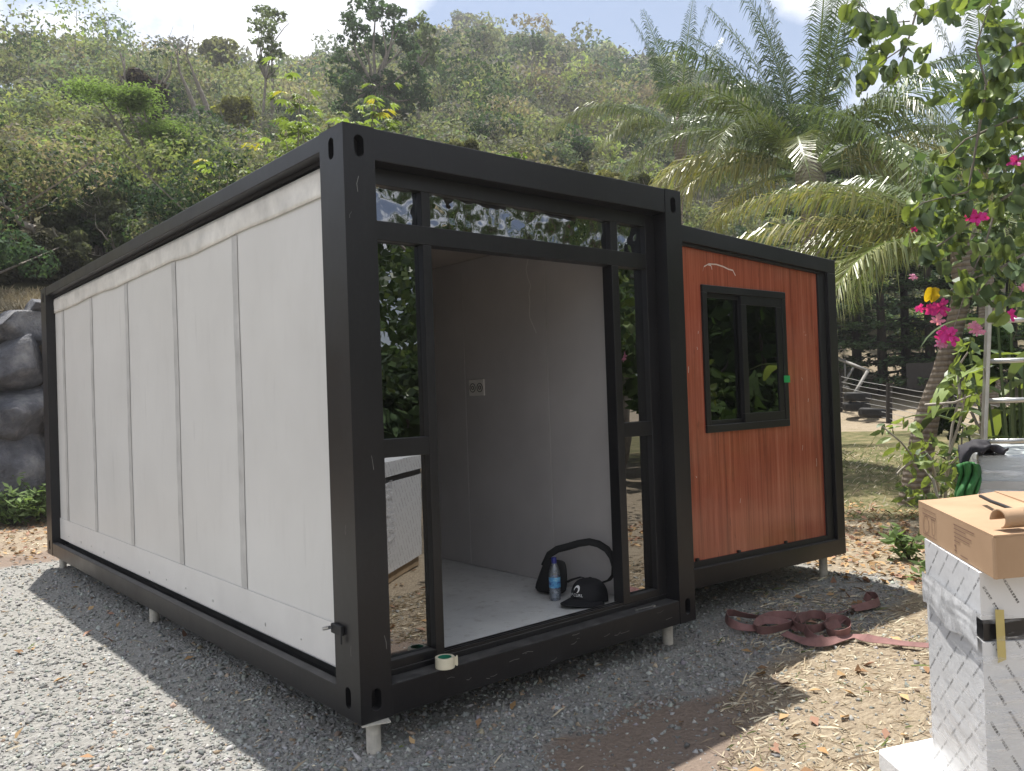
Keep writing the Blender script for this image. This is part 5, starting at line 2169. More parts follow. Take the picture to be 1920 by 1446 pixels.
palm('coconut palm standing left of the large palm behind the roof', cB, [(bB[0], bB[1], bB[2] - .2), (bB[0], bB[1], (bB[2] + cB[2]) / 2)], specB, 2.7, 302, colr=(.075, .115, .06), tr=.14)
cC = at(1855, 330, 20)
bC = on_terr(1855, 20)
specC = [(left + 70 * k, 82 - 6 * (k % 3), 22, .95, 0) for k in range(5)] + [(left + 47 * k + 10, 50, 80, 1.0, .05) for k in range(8)] + [(left + 43 * k, 18, 85, 1.0, .15) for k in range(8)]
palm('coconut palm half hidden behind the flowering branches', cC, [(bC[0], bC[1], bC[2] - .2), (bC[0], bC[1], (bC[2] + cC[2]) / 2)], specC, 3.7, 303, tr=.18)
# leaning palm with bare ringed trunk
pD = [at(1706, 905, 10.8), at(1735, 800, 10.7), at(1768, 690, 10.6), at(1793, 600, 10.5)]
pD[0][2] = gz(pD[0][0], pD[0][1]) - .1
cD = at(1812, 500, 10.4)
specD = [(left + 15, 30, 105, .95, .25), (left - 20, 12, 85, .9, .3), (left - 8, 40, 70, 1.0, .4), (left + 8, 28, 56, 1.02, .45), (left + 22, 50, 76, .95, .2), (left + 40, 55, 80, .95, 0), (left, 70, 60, .9, 0), (right, 60, 70, .95, 0), (right + 30, 35, 90, 1.0, .1), (right - 30, 40, 90, 1.0, .1), (toward, 30, 95, .75, .1),
         (away, 40, 90, .9, 0), (away + 40, 20, 90, .9, .1), (toward + 50, 15, 90, .85, .2), (left + 60, 25, 90, .9, .1), (away - 30, 65, 50, .9, 0)]
palm('leaning coconut palm with a bare ringed trunk by the fence', cD, pD, specD, 2.7, 304, tr=.125, colr=(.14, .19, .07))

# ------------------------------------------------------------------ dark conifers beyond the fence
def conifer(label, px, D, H_, rad, seed):
    rng = np.random.default_rng(seed)
    b = np.array(on_terr(px, D))
    th = empty('conifer', tuple(b), label, 'conifer', 'dark conifers beyond the fence')
    MB().tube([(0, 0, -.2), (.05, 0, H_ * .5), (0, 0, H_)], [.16, .1, .02], 7).build('trunk', 'bark_dark', th, smooth=True)
    Ps, Ns, Ss, Cs = [], [], [], []
    br = MB()
    tiers = int(H_ / .55)
    for i in range(tiers):
        z = .5 + i * (H_ - .6) / tiers
        r = rad * (1 - i / tiers) ** .8 + .2
        for k in range(6):
            a = rng.uniform(0, 6.28)
            tip = np.array([math.cos(a) * r, math.sin(a) * r, z - .12 * r + .1])
            br.tube([(0, 0, z), tuple(tip)], [.03, .008], 3, False)
            n = 60
            t = rng.uniform(.15, 1, n) ** .8
            p = np.array([0, 0, z]) + (tip - np.array([0, 0, z])) * t[:, None]
            sd_ = np.array([-math.sin(a), math.cos(a), 0])
            p = p + sd_ * rng.normal(size=(n, 1)) * .22 * (1.1 - t[:, None]) * r * .6 + rng.normal(size=(n, 3)) * np.array([.04, .04, .05])
            Ps.append(p)
            Ns.append(np.tile([0, 0, 1.0], (n, 1)) + rng.normal(size=(n, 3)) * .4)
            Ss.append(rng.uniform(.06, .14, n))
            Cs.append(np.array((.075, .115, .060)) * rng.uniform(.4, 1.8, (n, 1)))
    br.build('branches', 'bark_dark', th)['kind'] = 'stuff'
    V, F, C = leaf_quads(rng, np.concatenate(Ps), np.concatenate(Ns), np.concatenate(Ss), np.concatenate(Cs), .4)
    np_obj('crown', np_mesh('crown', V, F, 'foliage', C), th)


for i, (px, D, H_, rad) in enumerate([(1560, 27, 7.5, 2.0), (1608, 28, 8.5, 2.2), (1655, 27, 7.0, 2.0), (1700, 28.5, 8.0, 2.1), (1745, 27, 6.5, 1.9), (1790, 28, 7.5, 2.1), (1845, 27, 7.0, 2.0), (1900, 28, 7.0, 2.0), (1960, 28, 7, 2), (1515, 29, 8, 2.2)]):
    conifer('dark tiered conifer in the row beyond the sandy bank', px, D, H_, rad, 400 + i)

# ------------------------------------------------------------------ fence, tyres
simple('post_dark', (0.030, 0.026, 0.024), 0.85, 0.3, 12, bump=0.4, bscale=30)
simple('wire_grey', (0.45, 0.45, 0.44), 0.4, 0.1, metal=0.6)
simple('pole_grey', (0.20, 0.19, 0.175), 0.6, 0.2, 10)
simple('plank_dark', (0.05, 0.045, 0.045), 0.8, 0.2, 8)


def post_at(px, pyb, pyt, D, r):
    b = at(px, pyb, D)
    b[2] = gz(b[0], b[1])
    k = D
    t = at(px, pyt, D)
    return b, t


fpx = [(1575, 790, 700, 24.5), (1667, 802, 718, 22.0), (1786, 835, 735, 18.0), (1900, 870, 760, 15.2), (2010, 905, 780, 13.6)]
fb0 = post_at(*fpx[0], 0)[0]
fence = empty('wire_fence', tuple(fb0), 'low wire fence with dark timber posts across the lawn', 'fence')
tops, bots = [], []
for q in fpx:
    b, t = post_at(*q, .06)
    tops.append(t)
    bots.append(b)
    shift(MB().tube([b - np.array([0, 0, .2]), t], [.075, .07], 8), fb0).build('post', 'post_dark', fence)
for h in np.linspace(.12, .92, 7):
    for i in range(len(fpx) - 1):
        a = bots[i] + (tops[i] - bots[i]) * h
        b = bots[i + 1] + (tops[i + 1] - bots[i + 1]) * h
        m = (a + b) / 2 - np.array([0, 0, .02])
        shift(MB().tube([a, m, b], .006, 4, False), fb0).build('wire', 'wire_grey', fence)
g0_ = at(1572, 672, 25)
gate = empty('pole_rail', tuple(at(1600, 745, 24.6)), 'grey pole rail propped on slanting poles by the tyres', 'rail')
gb = at(1600, 745, 24.6)
for (a, b, D0, D1, r) in (((1560, 668), (1628, 696), 25.5, 24, .05), ((1627, 696), (1585, 768), 24, 23.6, .045), ((1600, 690), (1580, 722), 25, 24.6, .035), ((1570, 676), (1572, 730), 25.4, 25.2, .035), ((1584, 682), (1585, 720), 25.2, 25, .03), ((1565, 722), (1590, 728), 25, 24.6, .06)):
    shift(MB().tube([at(*a, D0), at(*b, D1)], r, 7), gb).build('pole', 'pole_grey', gate, smooth=True)


def tyre(label, px, pyb, D, tilt, seed):
    p = at(px, pyb, D)
    th = empty('tyre', (p[0], p[1], p[2]), label, 'tyre', 'old tyres by the fence')
    th.rotation_euler = (tilt[0], tilt[1], 0)
    prof = [(.19, .03), (.20, .0), (.29, .0), (.325, .03), (.33, .06), (.33, .16), (.325, .19), (.29, .22), (.20, .22), (.19, .19), (.225, .17), (.27, .14), (.27, .08), (.225, .05), (.19, .03)]
    MB().lathe(prof, 28).build('casing', 'rubber', th, smooth=True)
    for i in range(28):
        a = 2 * math.pi * i / 28
        tb2 = MB().box(.327, .338, -.024, .024, .055, .165)
        if i == 0:
            tm_ = tb2.mesh('tread_block', 'rubber')
        o = np_obj('tread_block', tm_, th)
        o.rotation_euler = (.25 * (1 if i % 2 else -1), 0, a)


tyre('black tyre lying flat under another tyre by the fence', 1606, 770, 23.4, (0, 0), 1)
tyre('black tyre stacked on top of another tyre by the fence', 1608, 752, 23.4, (.04, .05), 2)
tyre('single black tyre lying on the bank next to the two stacked tyres', 1636, 783, 22.6, (.05, .12), 3)
# dark timber edging beyond the fence
pb = [at(1700, 690, 25.5), at(1830, 715, 25)]
o = MB()
d = pb[1] - pb[0]
d[2] = 0
zt_ = max(pb[0][2], pb[1][2])
for k in range(1):
    o.box(0, float(np.linalg.norm(d)), -.04, .04, -.6, .12)
bo_ = o.build('timber_board', 'plank_dark', None)
bo_.location = pb[0]
bo_.rotation_euler = (0, 0, math.atan2(d[1], d[0]))
tag(bo_, 'dark timber edging board below the conifers', 'board')

# ------------------------------------------------------------------ flowering bauhinia tree (trunk outside the picture on the right)
def leaf_mesh(name, mat, fold, cup):
    """two lobed leaf hanging from its stalk along -Z, width about 0.09"""
    V = [(0, 0, 0)]
    half = [(.014, .004), (.034, -.002), (.045, -.022), (.044, -.048), (.030, -.070), (.014, -.076), (0.003, -.062)]
    for s_ in (1, -1):
        for (x, z) in half:
            V.append((s_ * x * math.cos(fold), -abs(x) * math.sin(fold) + cup * z * z * 8, z))
    mid = [(0, 0.0, -.03), (0, .002, -.060)]
    V += mid
    R_ = [1, 2, 3, 4, 5, 6, 7]
    L_ = [8, 9, 10, 11, 12, 13, 14]
    F = []
    for side_ in (R_, L_):
        F += [(0, side_[0], side_[1], 15), (15, side_[1], side_[2], side_[3]), (15, side_[3], side_[4], 16), (16, side_[4], side_[5], side_[6])]
    me = bpy.data.meshes.new(name)
    me.from_pydata(V, [], F)
    me.materials.append(MAT[mat])
    me.polygons.foreach_set('use_smooth', [True] * len(me.polygons))
    me.update()
    return me


LM = {k: [leaf_mesh('leaf', m, f_, c_) for f_, c_ in ((.35, .6), (.7, -.4), (.15, 1.2))] for k, m in (('g', 'leaf_green'), ('l', 'leaf_lime'), ('y', 'leaf_yellow'))}


def petals(mat, n, size, seed):
    rng = np.random.default_rng(seed)
    V, F = [], []
    for k in range(n):
        a = 2 * math.pi * k / n + rng.uniform(-.25, .25)
        e = rng.uniform(-.2, 1.2)
        sz_ = size
        size = sz_ * rng.uniform(.55, 1.0)
        d = np.array([math.cos(a) * math.cos(e), math.sin(a) * math.cos(e), math.sin(e)])
        s_ = np.array([-math.sin(a), math.cos(a), 0])
        up = np.cross(d, s_)
        o_ = len(V)
        V += [np.zeros(3), d * size * .45 + s_ * size * .17 + up * .006, d * size * .85 + s_ * size * .19 - up * .004, d * size + up * -.012, d * size * .85 - s_ * size * .19 - up * .004, d * size * .45 - s_ * size * .17 + up * .006]
        F += [(o_, o_ + 1, o_ + 2, o_ + 5), (o_ + 5, o_ + 2, o_ + 3, o_ + 4)]
        size = sz_
    me = bpy.data.meshes.new('flower')
    me.from_pydata([tuple(v) for v in V], [], F)
    me.materials.append(MAT[mat])
    me.update()
    return me


def bauhinia():
    rng = np.random.default_rng(31)
    tb_ = np.array([4.4, -3.9, gz(4.4, -3.9)])
    th = empty('bauhinia_tree', tuple(tb_), 'flowering tree with pink blossoms and two lobed leaves overhanging the scene', 'tree')
    mb = MB()
    ends = []
    for k in range(3):
        limbs(rng, mb, (0, 0, -.2), (rng.uniform(-.3, .3), rng.uniform(-.3, .3), 1), 2.2, .12, 2, ends, .5, .3)
    mb.build('trunk', 'bark_grey', th, smooth=True)
    # crown beyond the picture (seen in the panes)
    c = np.array([0.1, -.2, 2.9])
    n = 4300
    P, Nn, k = crown_points(rng, c, 2.9, 1.9, n, 60, .24, .3, True)
    keep = np.ones(len(P), bool)
    # keep it clear of the picture itself
    Pw = P + tb_
    q = (Pw - CPn) @ CMn
    px = PW / 2 + FPX * q[:, 0] / -q[:, 2]
    keep = (q[:, 2] > -.3) | (px > 1990)
    P, Nn, k = P[keep], Nn[keep], k[keep]
    Nn = Nn + rng.normal(size=Nn.shape) * .7
    Cc = np.where(rng.random((len(P), 1)) < .3, np.array([[.10, .14, .045]]), np.array([[.05, .08, .032]])) * rng.uniform(.7, 1.3, (len(P), 1))  # outer leaves coloured darker so they mirror as near-black shapes
    V, F, C = leaf_quads(rng, P, Nn, rng.uniform(.04, .06, len(P)), Cc, .85, fold=.2)
    o = np_obj('outer_foliage', np_mesh('outer_foliage', V, F, 'glossy_leaf', C), th)
    o['kind'] = 'stuff'
    # branches in the picture: pixel paths with distance
    br = [
        ([(1985, -60), (1900, -30), (1800, -20), (1722, -8)], 4.9, .016),
        ([(1722, -8), (1716, 30), (1706, 65), (1696, 100), (1684, 140), (1672, 155)], 4.8, .007),
        ([(1706, 40), (1680, 42), (1650, 47)], 4.8, .004), ([(1700, 85), (1660, 112), (1640, 128), (1612, 140)], 4.75, .004), ([(1650, 47), (1625, 20), (1600, -5)], 4.8, .004),
        ([(1800, -20), (1770, 10), (1750, 25)], 4.9, .005),
        ([(1990, 60), (1930, 70), (1880, 110), (1850, 160), (1838, 230), (1826, 300), (1815, 360)], 5.1, .013),
        ([(1990, 200), (1920, 215), (1860, 240), (1810, 262), (1770, 300)], 5.2, .010),
        ([(1990, 330), (1930, 340), (1870, 380), (1830, 410), (1790, 440), (1745, 470), (1722, 500)], 5.1, .010),
        ([(1990, 480), (1930, 470), (1880, 500), (1830, 520), (1790, 540), (1755, 560)], 5.0, .009),
        ([(1870, 380), (1850, 450), (1820, 520), (1800, 580), (1785, 625)], 5.0, .006),
        ([(1850, 160), (1830, 90), (1845, 40), (1860, 0)], 5.0, .006), ([(1815, 360), (1770, 370), (1730, 380), (1712, 395)], 5.0, .005),
        ([(1930, 470), (1900, 540), (1880, 580)], 5.1, .005),
    ]
    for path, D, r in br:
        pts = [at(x, y, D) - tb_ for x, y in path]
        MB().tube(pts, [r * (1 - .6 * i / (len(pts) - 1)) for i in range(len(pts))], 5, False).build('branch', 'bark_grey', th, smooth=True)
    # limb joining the branches to the trunk
    for a in ((1985, -60, 4.9), (1990, 60, 5.1), (1990, 200, 5.2), (1990, 330, 5.1), (1990, 480, 5.0)):
        e = at(*a[:2], a[2]) - tb_
        MB().tube([e, e * .5 + np.array([0, 0, 1.3]), (0, 0, 1.6)], [.016, .03, .06], 6, False).build('branch', 'bark_grey', th, smooth=True)
    # leaf clusters in the picture: (px, py, spread x, spread y, count, distance)
    cl = [(1652, 52, 36, 34, 12, 4.8), (1610, 30, 30, 26, 8, 4.8), (1640, 116, 42, 22, 11, 4.75), (1690, 70, 16, 40, 8, 4.8), (1700, 108, 30, 22, 9, 4.8), (1755, 22, 40, 20, 8, 4.9), (1620, 140, 24, 18, 6, 4.75), (1790, -5, 40, 14, 6, 4.9),
          (1865, 40, 34, 45, 14, 5.0), (1895, 100, 40, 60, 16, 5.1), (1850, 170, 30, 50, 12, 5.1), (1890, 230, 45, 50, 18, 5.1), (1805, 175, 45, 34, 10, 5.1), (1840, 290, 40, 45, 14, 5.1), (1790, 300, 40, 40, 12, 5.2), (1755, 350, 40, 40, 14, 5.1),
          (1880, 330, 45, 45, 16, 5.1), (1830, 380, 50, 40, 14, 5.1), (1730, 400, 26, 36, 10, 5.0), (1775, 420, 40, 34, 12, 5.1), (1880, 430, 45, 45, 14, 5.1), (1745, 460, 32, 24, 8, 5.0), (1820, 470, 45, 34, 12, 5.0), (1890, 500, 40, 34, 10, 5.0),
          (1800, 530, 34, 26, 7, 5.0), (1880, 560, 34, 26, 6, 5.0), (1820, 560, 20, 20, 3, 5.0)]
    cnt = 0
    rngl = random.Random(6)
    for (x, y, sx, sy, n, D) in cl:
        for i in range(n):
            p = at(x + rngl.gauss(0, .55) * sx, y + rngl.gauss(0, .55) * sy, D + rngl.gauss(0, .16)) - tb_
            kind = 'y' if rngl.random() < -1 else 'l' if rngl.random() < .42 else 'g'
            o = np_obj('leaf', rngl.choice(LM[kind]), th)
            o.location = p
            s_ = rngl.uniform(.7, 1.2)
            o.scale = (s_, s_, s_)
            o.rotation_euler = (rngl.gauss(0, .5), rngl.gauss(0, .45), rngl.uniform(0, 6.28))
            cnt += 1
    # deeper leaves of the same boughs, too many to pick apart
    Pd = []
    for (x, y, sx, sy, n, D) in cl:
        if x < 1735:
            continue
        for i in range(int(n * 1.8)):
            Pd.append(at(x + 18 + rngl.gauss(0, .75) * sx, y + rngl.gauss(0, .7) * sy, D + .35 + abs(rngl.gauss(0, .3))) - tb_)
    Pd = np.array(Pd)
    Nd = rng.normal(size=Pd.shape) + np.array([0, -.3, .3])
    Cd = np.where(rng.random((len(Pd), 1)) < .35, np.array([[.20, .27, .085]]), np.array([[.09, .14, .065]])) * rng.uniform(.7, 1.3, (len(Pd), 1))
    V, F, C = leaf_quads(rng, Pd, Nd, rng.uniform(.032, .055, len(Pd)), Cd, .85, fold=.25)
    o = np_obj('inner_foliage', np_mesh('inner_foliage', V, F, 'glossy_leaf', C), th)
    o['kind'] = 'stuff'
    # one clear yellow leaf above the flowers
    o = np_obj('leaf', LM['y'][0], th)
    o.location = at(1748, 540, 4.95) - tb_
    o.rotation_euler = (.1, .1, -.7)
    fm_ = [petals('petal_pink', 11, .062, 1), petals('petal_pink', 12, .066, 2), petals('petal_pale', 10, .055, 3)]
    for (x, y, D, k, s_) in [(1831, 410, 5.0, 1, 1.0), (1765, 575, 4.9, 0, 1.0), (1745, 578, 4.95, 1, .85), (1725, 577, 4.95, 0, .5), (1758, 600, 4.95, 2, .8), (1782, 630, 4.9, 0, 1.0), (1768, 632, 4.95, 1, .9), (1764, 646, 4.9, 2, .7), (1906, 306, 5.0, 1, 1.0),
                             (1832, 620, 5.3, 2, .9), (1826, 612, 5.3, 2, .7), (1716, 428, 5.0, 0, .45), (1895, 590, 5.3, 0, .7), (1770, 622, 4.95, 0, .7), (1712, 520, 5.0, 2, .5), (1918, 540, 5.1, 2, .6), (1822, 402, 5.0, 0, .7)]:
        o = np_obj('flower', fm_[k], th)
        o.location = at(x, y, D) - tb_
        d = CPn - (np.array(o.location) + tb_)
        o.rotation_euler = (Vector(d).to_track_quat('Z', 'Y').to_euler())
        o.rotation_euler.rotate_axis('X', rngl.uniform(-.6, .6))
        o.scale = (s_, s_, s_)
    return cnt


print('bauhinia leaves', bauhinia())


# ------------------------------------------------------------------ thin shrub by the stack and broad leaved plant behind the ladder
def thin_shrub():
    rng = np.random.default_rng(61)
    D = 6.2
    b = at(1770, 985, D)
    b[2] = gz(b[0], b[1])
    th = empty('thin_shrub', tuple(b), 'straggly shrub with pale stems and yellow green leaves beside the crate', 'shrub')
    paths = [[(1770, 985), (1750, 900), (1715, 860), (1690, 830), (1655, 800)], [(1770, 985), (1775, 880), (1800, 850), (1830, 840)], [(1760, 920), (1745, 860), (1730, 840)], [(1775, 900), (1785, 800), (1800, 740), (1785, 720)],
             [(1715, 862), (1690, 880), (1680, 890)], [(1780, 850), (1800, 790), (1810, 740)], [(1735, 760), (1790, 755), (1830, 738)], [(1765, 930), (1720, 930), (1700, 935)], [(1785, 960), (1800, 900), (1815, 880)], [(1800, 740), (1795, 690), (1815, 660)]]
    for p in paths:
        pts = [at(x, y, D + .1 * rng.normal()) - b for x, y in p]
        MB().tube(pts, [.012 * (1 - .6 * i / (len(pts) - 1)) for i in range(len(pts))], 5, False).build('stem', 'dead_wood', th, smooth=True)
    spots = [(1660, 800, 14, 8), (1690, 835, 20, 7), (1715, 850, 18, 8), (1750, 850, 22, 12), (1740, 825, 22, 10), (1780, 860, 24, 14), (1800, 700, 22, 14), (1810, 665, 22, 14), (1790, 735, 22, 12), (1820, 720, 18, 10), (1770, 900, 26, 16), (1745, 895, 20, 10), (1710, 925, 16, 9), (1730, 935, 14, 8), (1795, 920, 20, 14), (1770, 940, 22, 14),
             (1800, 845, 20, 10), (1815, 800, 20, 8), (1710, 785, 10, 6), (1700, 905, 14, 6), (1820, 640, 16, 8)]
    me = []
    for nm, mt in (('g', 'leaf_green'), ('l', 'leaf_lime'), ('l2', 'leaf_lime')):
        V = [(0, 0, 0), (.016, .004, -.03), (.014, .006, -.065), (0, -.002, -.10), (-.014, .006, -.065), (-.016, .004, -.03), (0, 0, -.05)]
        m = bpy.data.meshes.new('leaf')
        m.from_pydata(V, [], [(0, 1, 6, 5), (1, 2, 6), (2, 3, 4, 6), (4, 5, 6)])
        m.materials.append(MAT[mt])
        m.update()
        me.append(m)
    r = random.Random(62)
    for (x, y, s_, n) in spots:
        for i in range(n):
            o = np_obj('leaf', r.choice(me), th)
            o.location = at(x + r.gauss(0, .7) * s_, y + r.gauss(0, .6) * s_, D + r.gauss(0, .15)) - b
            k = r.uniform(.7, 1.25)
            o.scale = (k * 1.2, k, k)
            o.rotation_euler = (r.gauss(0, .9), r.gauss(0, .9), r.uniform(0, 6.28))


thin_shrub()


def ginger():
    rng = np.random.default_rng(71)
    D = 8.2
    b = at(1905, 860, D)
    b[2] = gz(b[0], b[1])
    th = empty('broad_leaved_plant', tuple(b), 'plant with long broad arching leaves behind the ladder', 'plant')
    for i in range(26):
        a = rng.uniform(0, 6.28)
        L_ = rng.uniform(.55, .95)
        st = np.array([rng.normal() * .3, rng.normal() * .3, rng.uniform(.7, 1.9)])
        e0 = rng.uniform(.2, 1.0)
        V, F = [], []
        n = 8
        p = st.copy()
        sd_ = np.array([-math.sin(a), math.cos(a), 0])
        for k in range(n + 1):
            t = k / n
            e = e0 - 1.7 * t
            w_ = .085 * math.sin(math.pi * (.08 + .9 * t)) ** .8
            V += [p - sd_ * w_ + np.array([0, 0, .02 * (1 - t)]), p.copy(), p + sd_ * w_ + np.array([0, 0, .02 * (1 - t)])]
            p = p + np.array([math.cos(a) * math.cos(e), math.sin(a) * math.cos(e), math.sin(e)]) * L_ / n
        for k in range(n):
            F += [(3 * k, 3 * k + 1, 3 * k + 4, 3 * k + 3), (3 * k + 1, 3 * k + 2, 3 * k + 5, 3 * k + 4)]
        mb = MB()
        mb.add(V, F)
        mb.build('leaf', 'leaf_lime' if rng.random() < .45 else 'leaf_green', th, smooth=True)
        MB().tube([(st[0] * .3, st[1] * .3, -.1), tuple(st)], [.014, .01], 5, False).build('stem', 'leaf_green', th)


ginger()
for i, (px, D, pyt, pyb, w_, cl_) in enumerate([(1850, 10.5, 590, 760, 120, (.06, .10, .04)), (1960, 11, 560, 820, 150, (.07, .11, .04)), (1890, 9.5, 760, 850, 110, (.11, .15, .05)), (1770, 13, 760, 830, 70, (.05, .08, .03))]):
    tree_px('garden_shrub', ['dark green garden bush behind the leaning palm', 'tall garden bush beyond the ladder', 'low lime green bush under the ladder rungs', 'low dark bush on the sandy bank by the fence'][i], px, pyt, pyb, w_, D, 14, 2600, .05, cl_, 500 + i, clump=.36, trunk_r=.03)


# weed at the foot of the boulder wall
def weed(px, py, D, n, seed, label, spread=.45, H_=.5):
    rng = np.random.default_rng(seed)
    b = at(px, py, D)
    b[2] = gz(b[0], b[1])
    th = empty('leafy_weed', tuple(b), label, 'weed')
    stems = MB()
    Ps, Ns, Cs = [], [], []
    for k in range(n):
        a = rng.uniform(0, 6.28)
        r = spread * rng.uniform(.3, 1)
        tip = np.array([math.cos(a) * r, math.sin(a) * r, H_ * rng.uniform(.4, 1)])
        stems.tube([(0, 0, 0), tuple(tip * np.array([.5, .5, .75])), tuple(tip)], [.006, .005, .003], 3, False)
        m = 22
        t = rng.uniform(.35, 1, m)
        Ps.append(tip * t[:, None] * np.array([1, 1, 1.0]) + rng.normal(size=(m, 3)) * .05)
        Ns.append(np.tile([0, -.3, 1.0], (m, 1)) + rng.normal(size=(m, 3)) * .5)
        Cs.append(np.array((.14, .20, .08)) * rng.uniform(.5, 1.7, (m, 1)))
    stems.build('stem', 'bark_dark', th)
    V, F, C = leaf_quads(rng, np.concatenate(Ps), np.concatenate(Ns), rng.uniform(.035, .075, n * 22), np.concatenate(Cs), .42)
    np_obj('foliage', np_mesh('foliage', V, F, 'foliage', C), th)


weed(25, 975, 12.7, 26, 71, 'leafy green weed growing at the foot of the boulder wall', .5, .55)
weed(72, 930, 12.8, 12, 72, 'small pale weed against the lowest boulder', .35, .6)
weed(1700, 950, 7.6, 6, 73, 'pale long leaved weed in the dry grass beside the carton', .2, .28)
weed(1745, 940, 6.9, 6, 74, 'yellow green weed at the foot of the straggly shrub', .2, .3)
# dry grass on the wall's top
rngq = np.random.default_rng(15)
n = 1500
gx = np.array([at(rngq.uniform(-60, 110), 560, rngq.uniform(14.2, 15.4)) for _ in range(n)])
gx[:, 2] = terr(gx[:, 0], gx[:, 1]) + .02
V = np.stack([gx + np.array([.012, 0, 0]), gx - np.array([.012, 0, 0]), gx + np.c_[rngq.normal(size=(n, 2)) * .12, rngq.uniform(.05, .16, n)]], 1).reshape(-1, 3)
o = np_obj('dry_grass', np_mesh('dry_grass', V, np.arange(3 * n).reshape(-1, 3), 'litter', np.repeat(np.array([(.42, .37, .27)]) * rngq.uniform(.6, 1.2, (n, 1)), 3, 0)))
tag(o, 'dry straw grass on top of the boulder wall', 'grass', kind='stuff')


# ------------------------------------------------------------------ gravel, straw, litter
def near_z(x, y):
    return terr(x, y) + (n2(x, y, 1.3, 8) - .47) * .05 + (n2(x, y, 7.0, 9) - .47) * .014


def scatter_gravel():
    rng = np.random.default_rng(91)
    # density falls with distance from the camera
    N = 400000
    X = rng.uniform(-6.5, 5.0, N)
    Y = rng.uniform(-2.6, 6.8, N)
    r = np.hypot(X - CPn[0], Y - CPn[1])
    q = np.stack([X, Y, np.full(N, GZ)], 1) - CPn
    qc = q @ CMn
    px = PW / 2 + FPX * qc[:, 0] / -qc[:, 2]
    py = PH / 2 - FPX * qc[:, 1] / -qc[:, 2]
    vis = (qc[:, 2] < -.5) & (px > -150) & (px < 2070) & (py < 1600)
    g, s, l_ = masks(X, Y)
    g = g + (n2(X, Y, 2.6, 14) - .47) * .9
    dens = np.clip(12.0 / (r * r), .06, 1.0)
    inside = (X > .25) & (X < 4.2) & (Y > .9) & (Y < 5.6)
    keep = vis & (rng.random(N) < dens * np.where(g > .5, 1, .12)) & ~inside
    X, Y, r = X[keep], Y[keep], r[keep]
    n = len(X)
    Z = near_z(X, Y)
    base = np.array([(1, 0, 0), (-.5, .87, 0), (-.5, -.87, 0), (0, 0, 1.0), (.3, .5, -.6), (.1, -.6, -.6), (-.7, .1, -.6)])
    F0 = np.array([(0, 1, 3), (1, 2, 3), (2, 0, 3), (0, 4, 1), (1, 6, 2), (2, 5, 0), (4, 6, 1), (6, 5, 2), (5, 4, 0)])
    S = rng.lognormal(-4.85, .42, n) * (1 + .05 * r)
    S = np.clip(S, .005, .026)
    V = base[None] * (1 + rng.uniform(-.4, .4, (n, 7, 3)))
    V = V * S[:, None, None] * np.stack([np.ones(n), rng.uniform(.55, 1, n), rng.uniform(.35, .7, n)], 1)[:, None, :]
    a = rng.uniform(0, 6.28, n)
    tl = rng.normal(0, .35, (n, 2))
    ca, sa = np.cos(a)[:, None], np.sin(a)[:, None]
    x = V[..., 0] * ca - V[..., 1] * sa
    y = V[..., 0] * sa + V[..., 1] * ca
    z = V[..., 2] + x * tl[:, :1] + y * tl[:, 1:]
    V = np.stack([x + X[:, None], y + Y[:, None], z + Z[:, None] + S[:, None] * .12], -1).reshape(-1, 3)
    F = (F0[None] + np.arange(n)[:, None, None] * 7).reshape(-1, 3)
    tone = rng.choice([.15, .21, .27, .33, .42], n, p=[.12, .26, .32, .2, .1])[:, None] * np.array([[.99, 1.0, .95]])
    tone = tone * (1 + rng.normal(size=(n, 3)) * .03)
    brown = rng.random(n) < .06
    tone[brown] *= np.array([1.15, .9, .7])
    C = np.repeat(np.clip(tone, .03, .6), 7, 0)
    o = np_obj('gravel', np_mesh('gravel', V, F, 'gravel_stone', C))
    tag(o, 'loose grey crushed stone gravel spread around and under the house', 'gravel', kind='stuff')
    return n


print('stones', scatter_gravel())


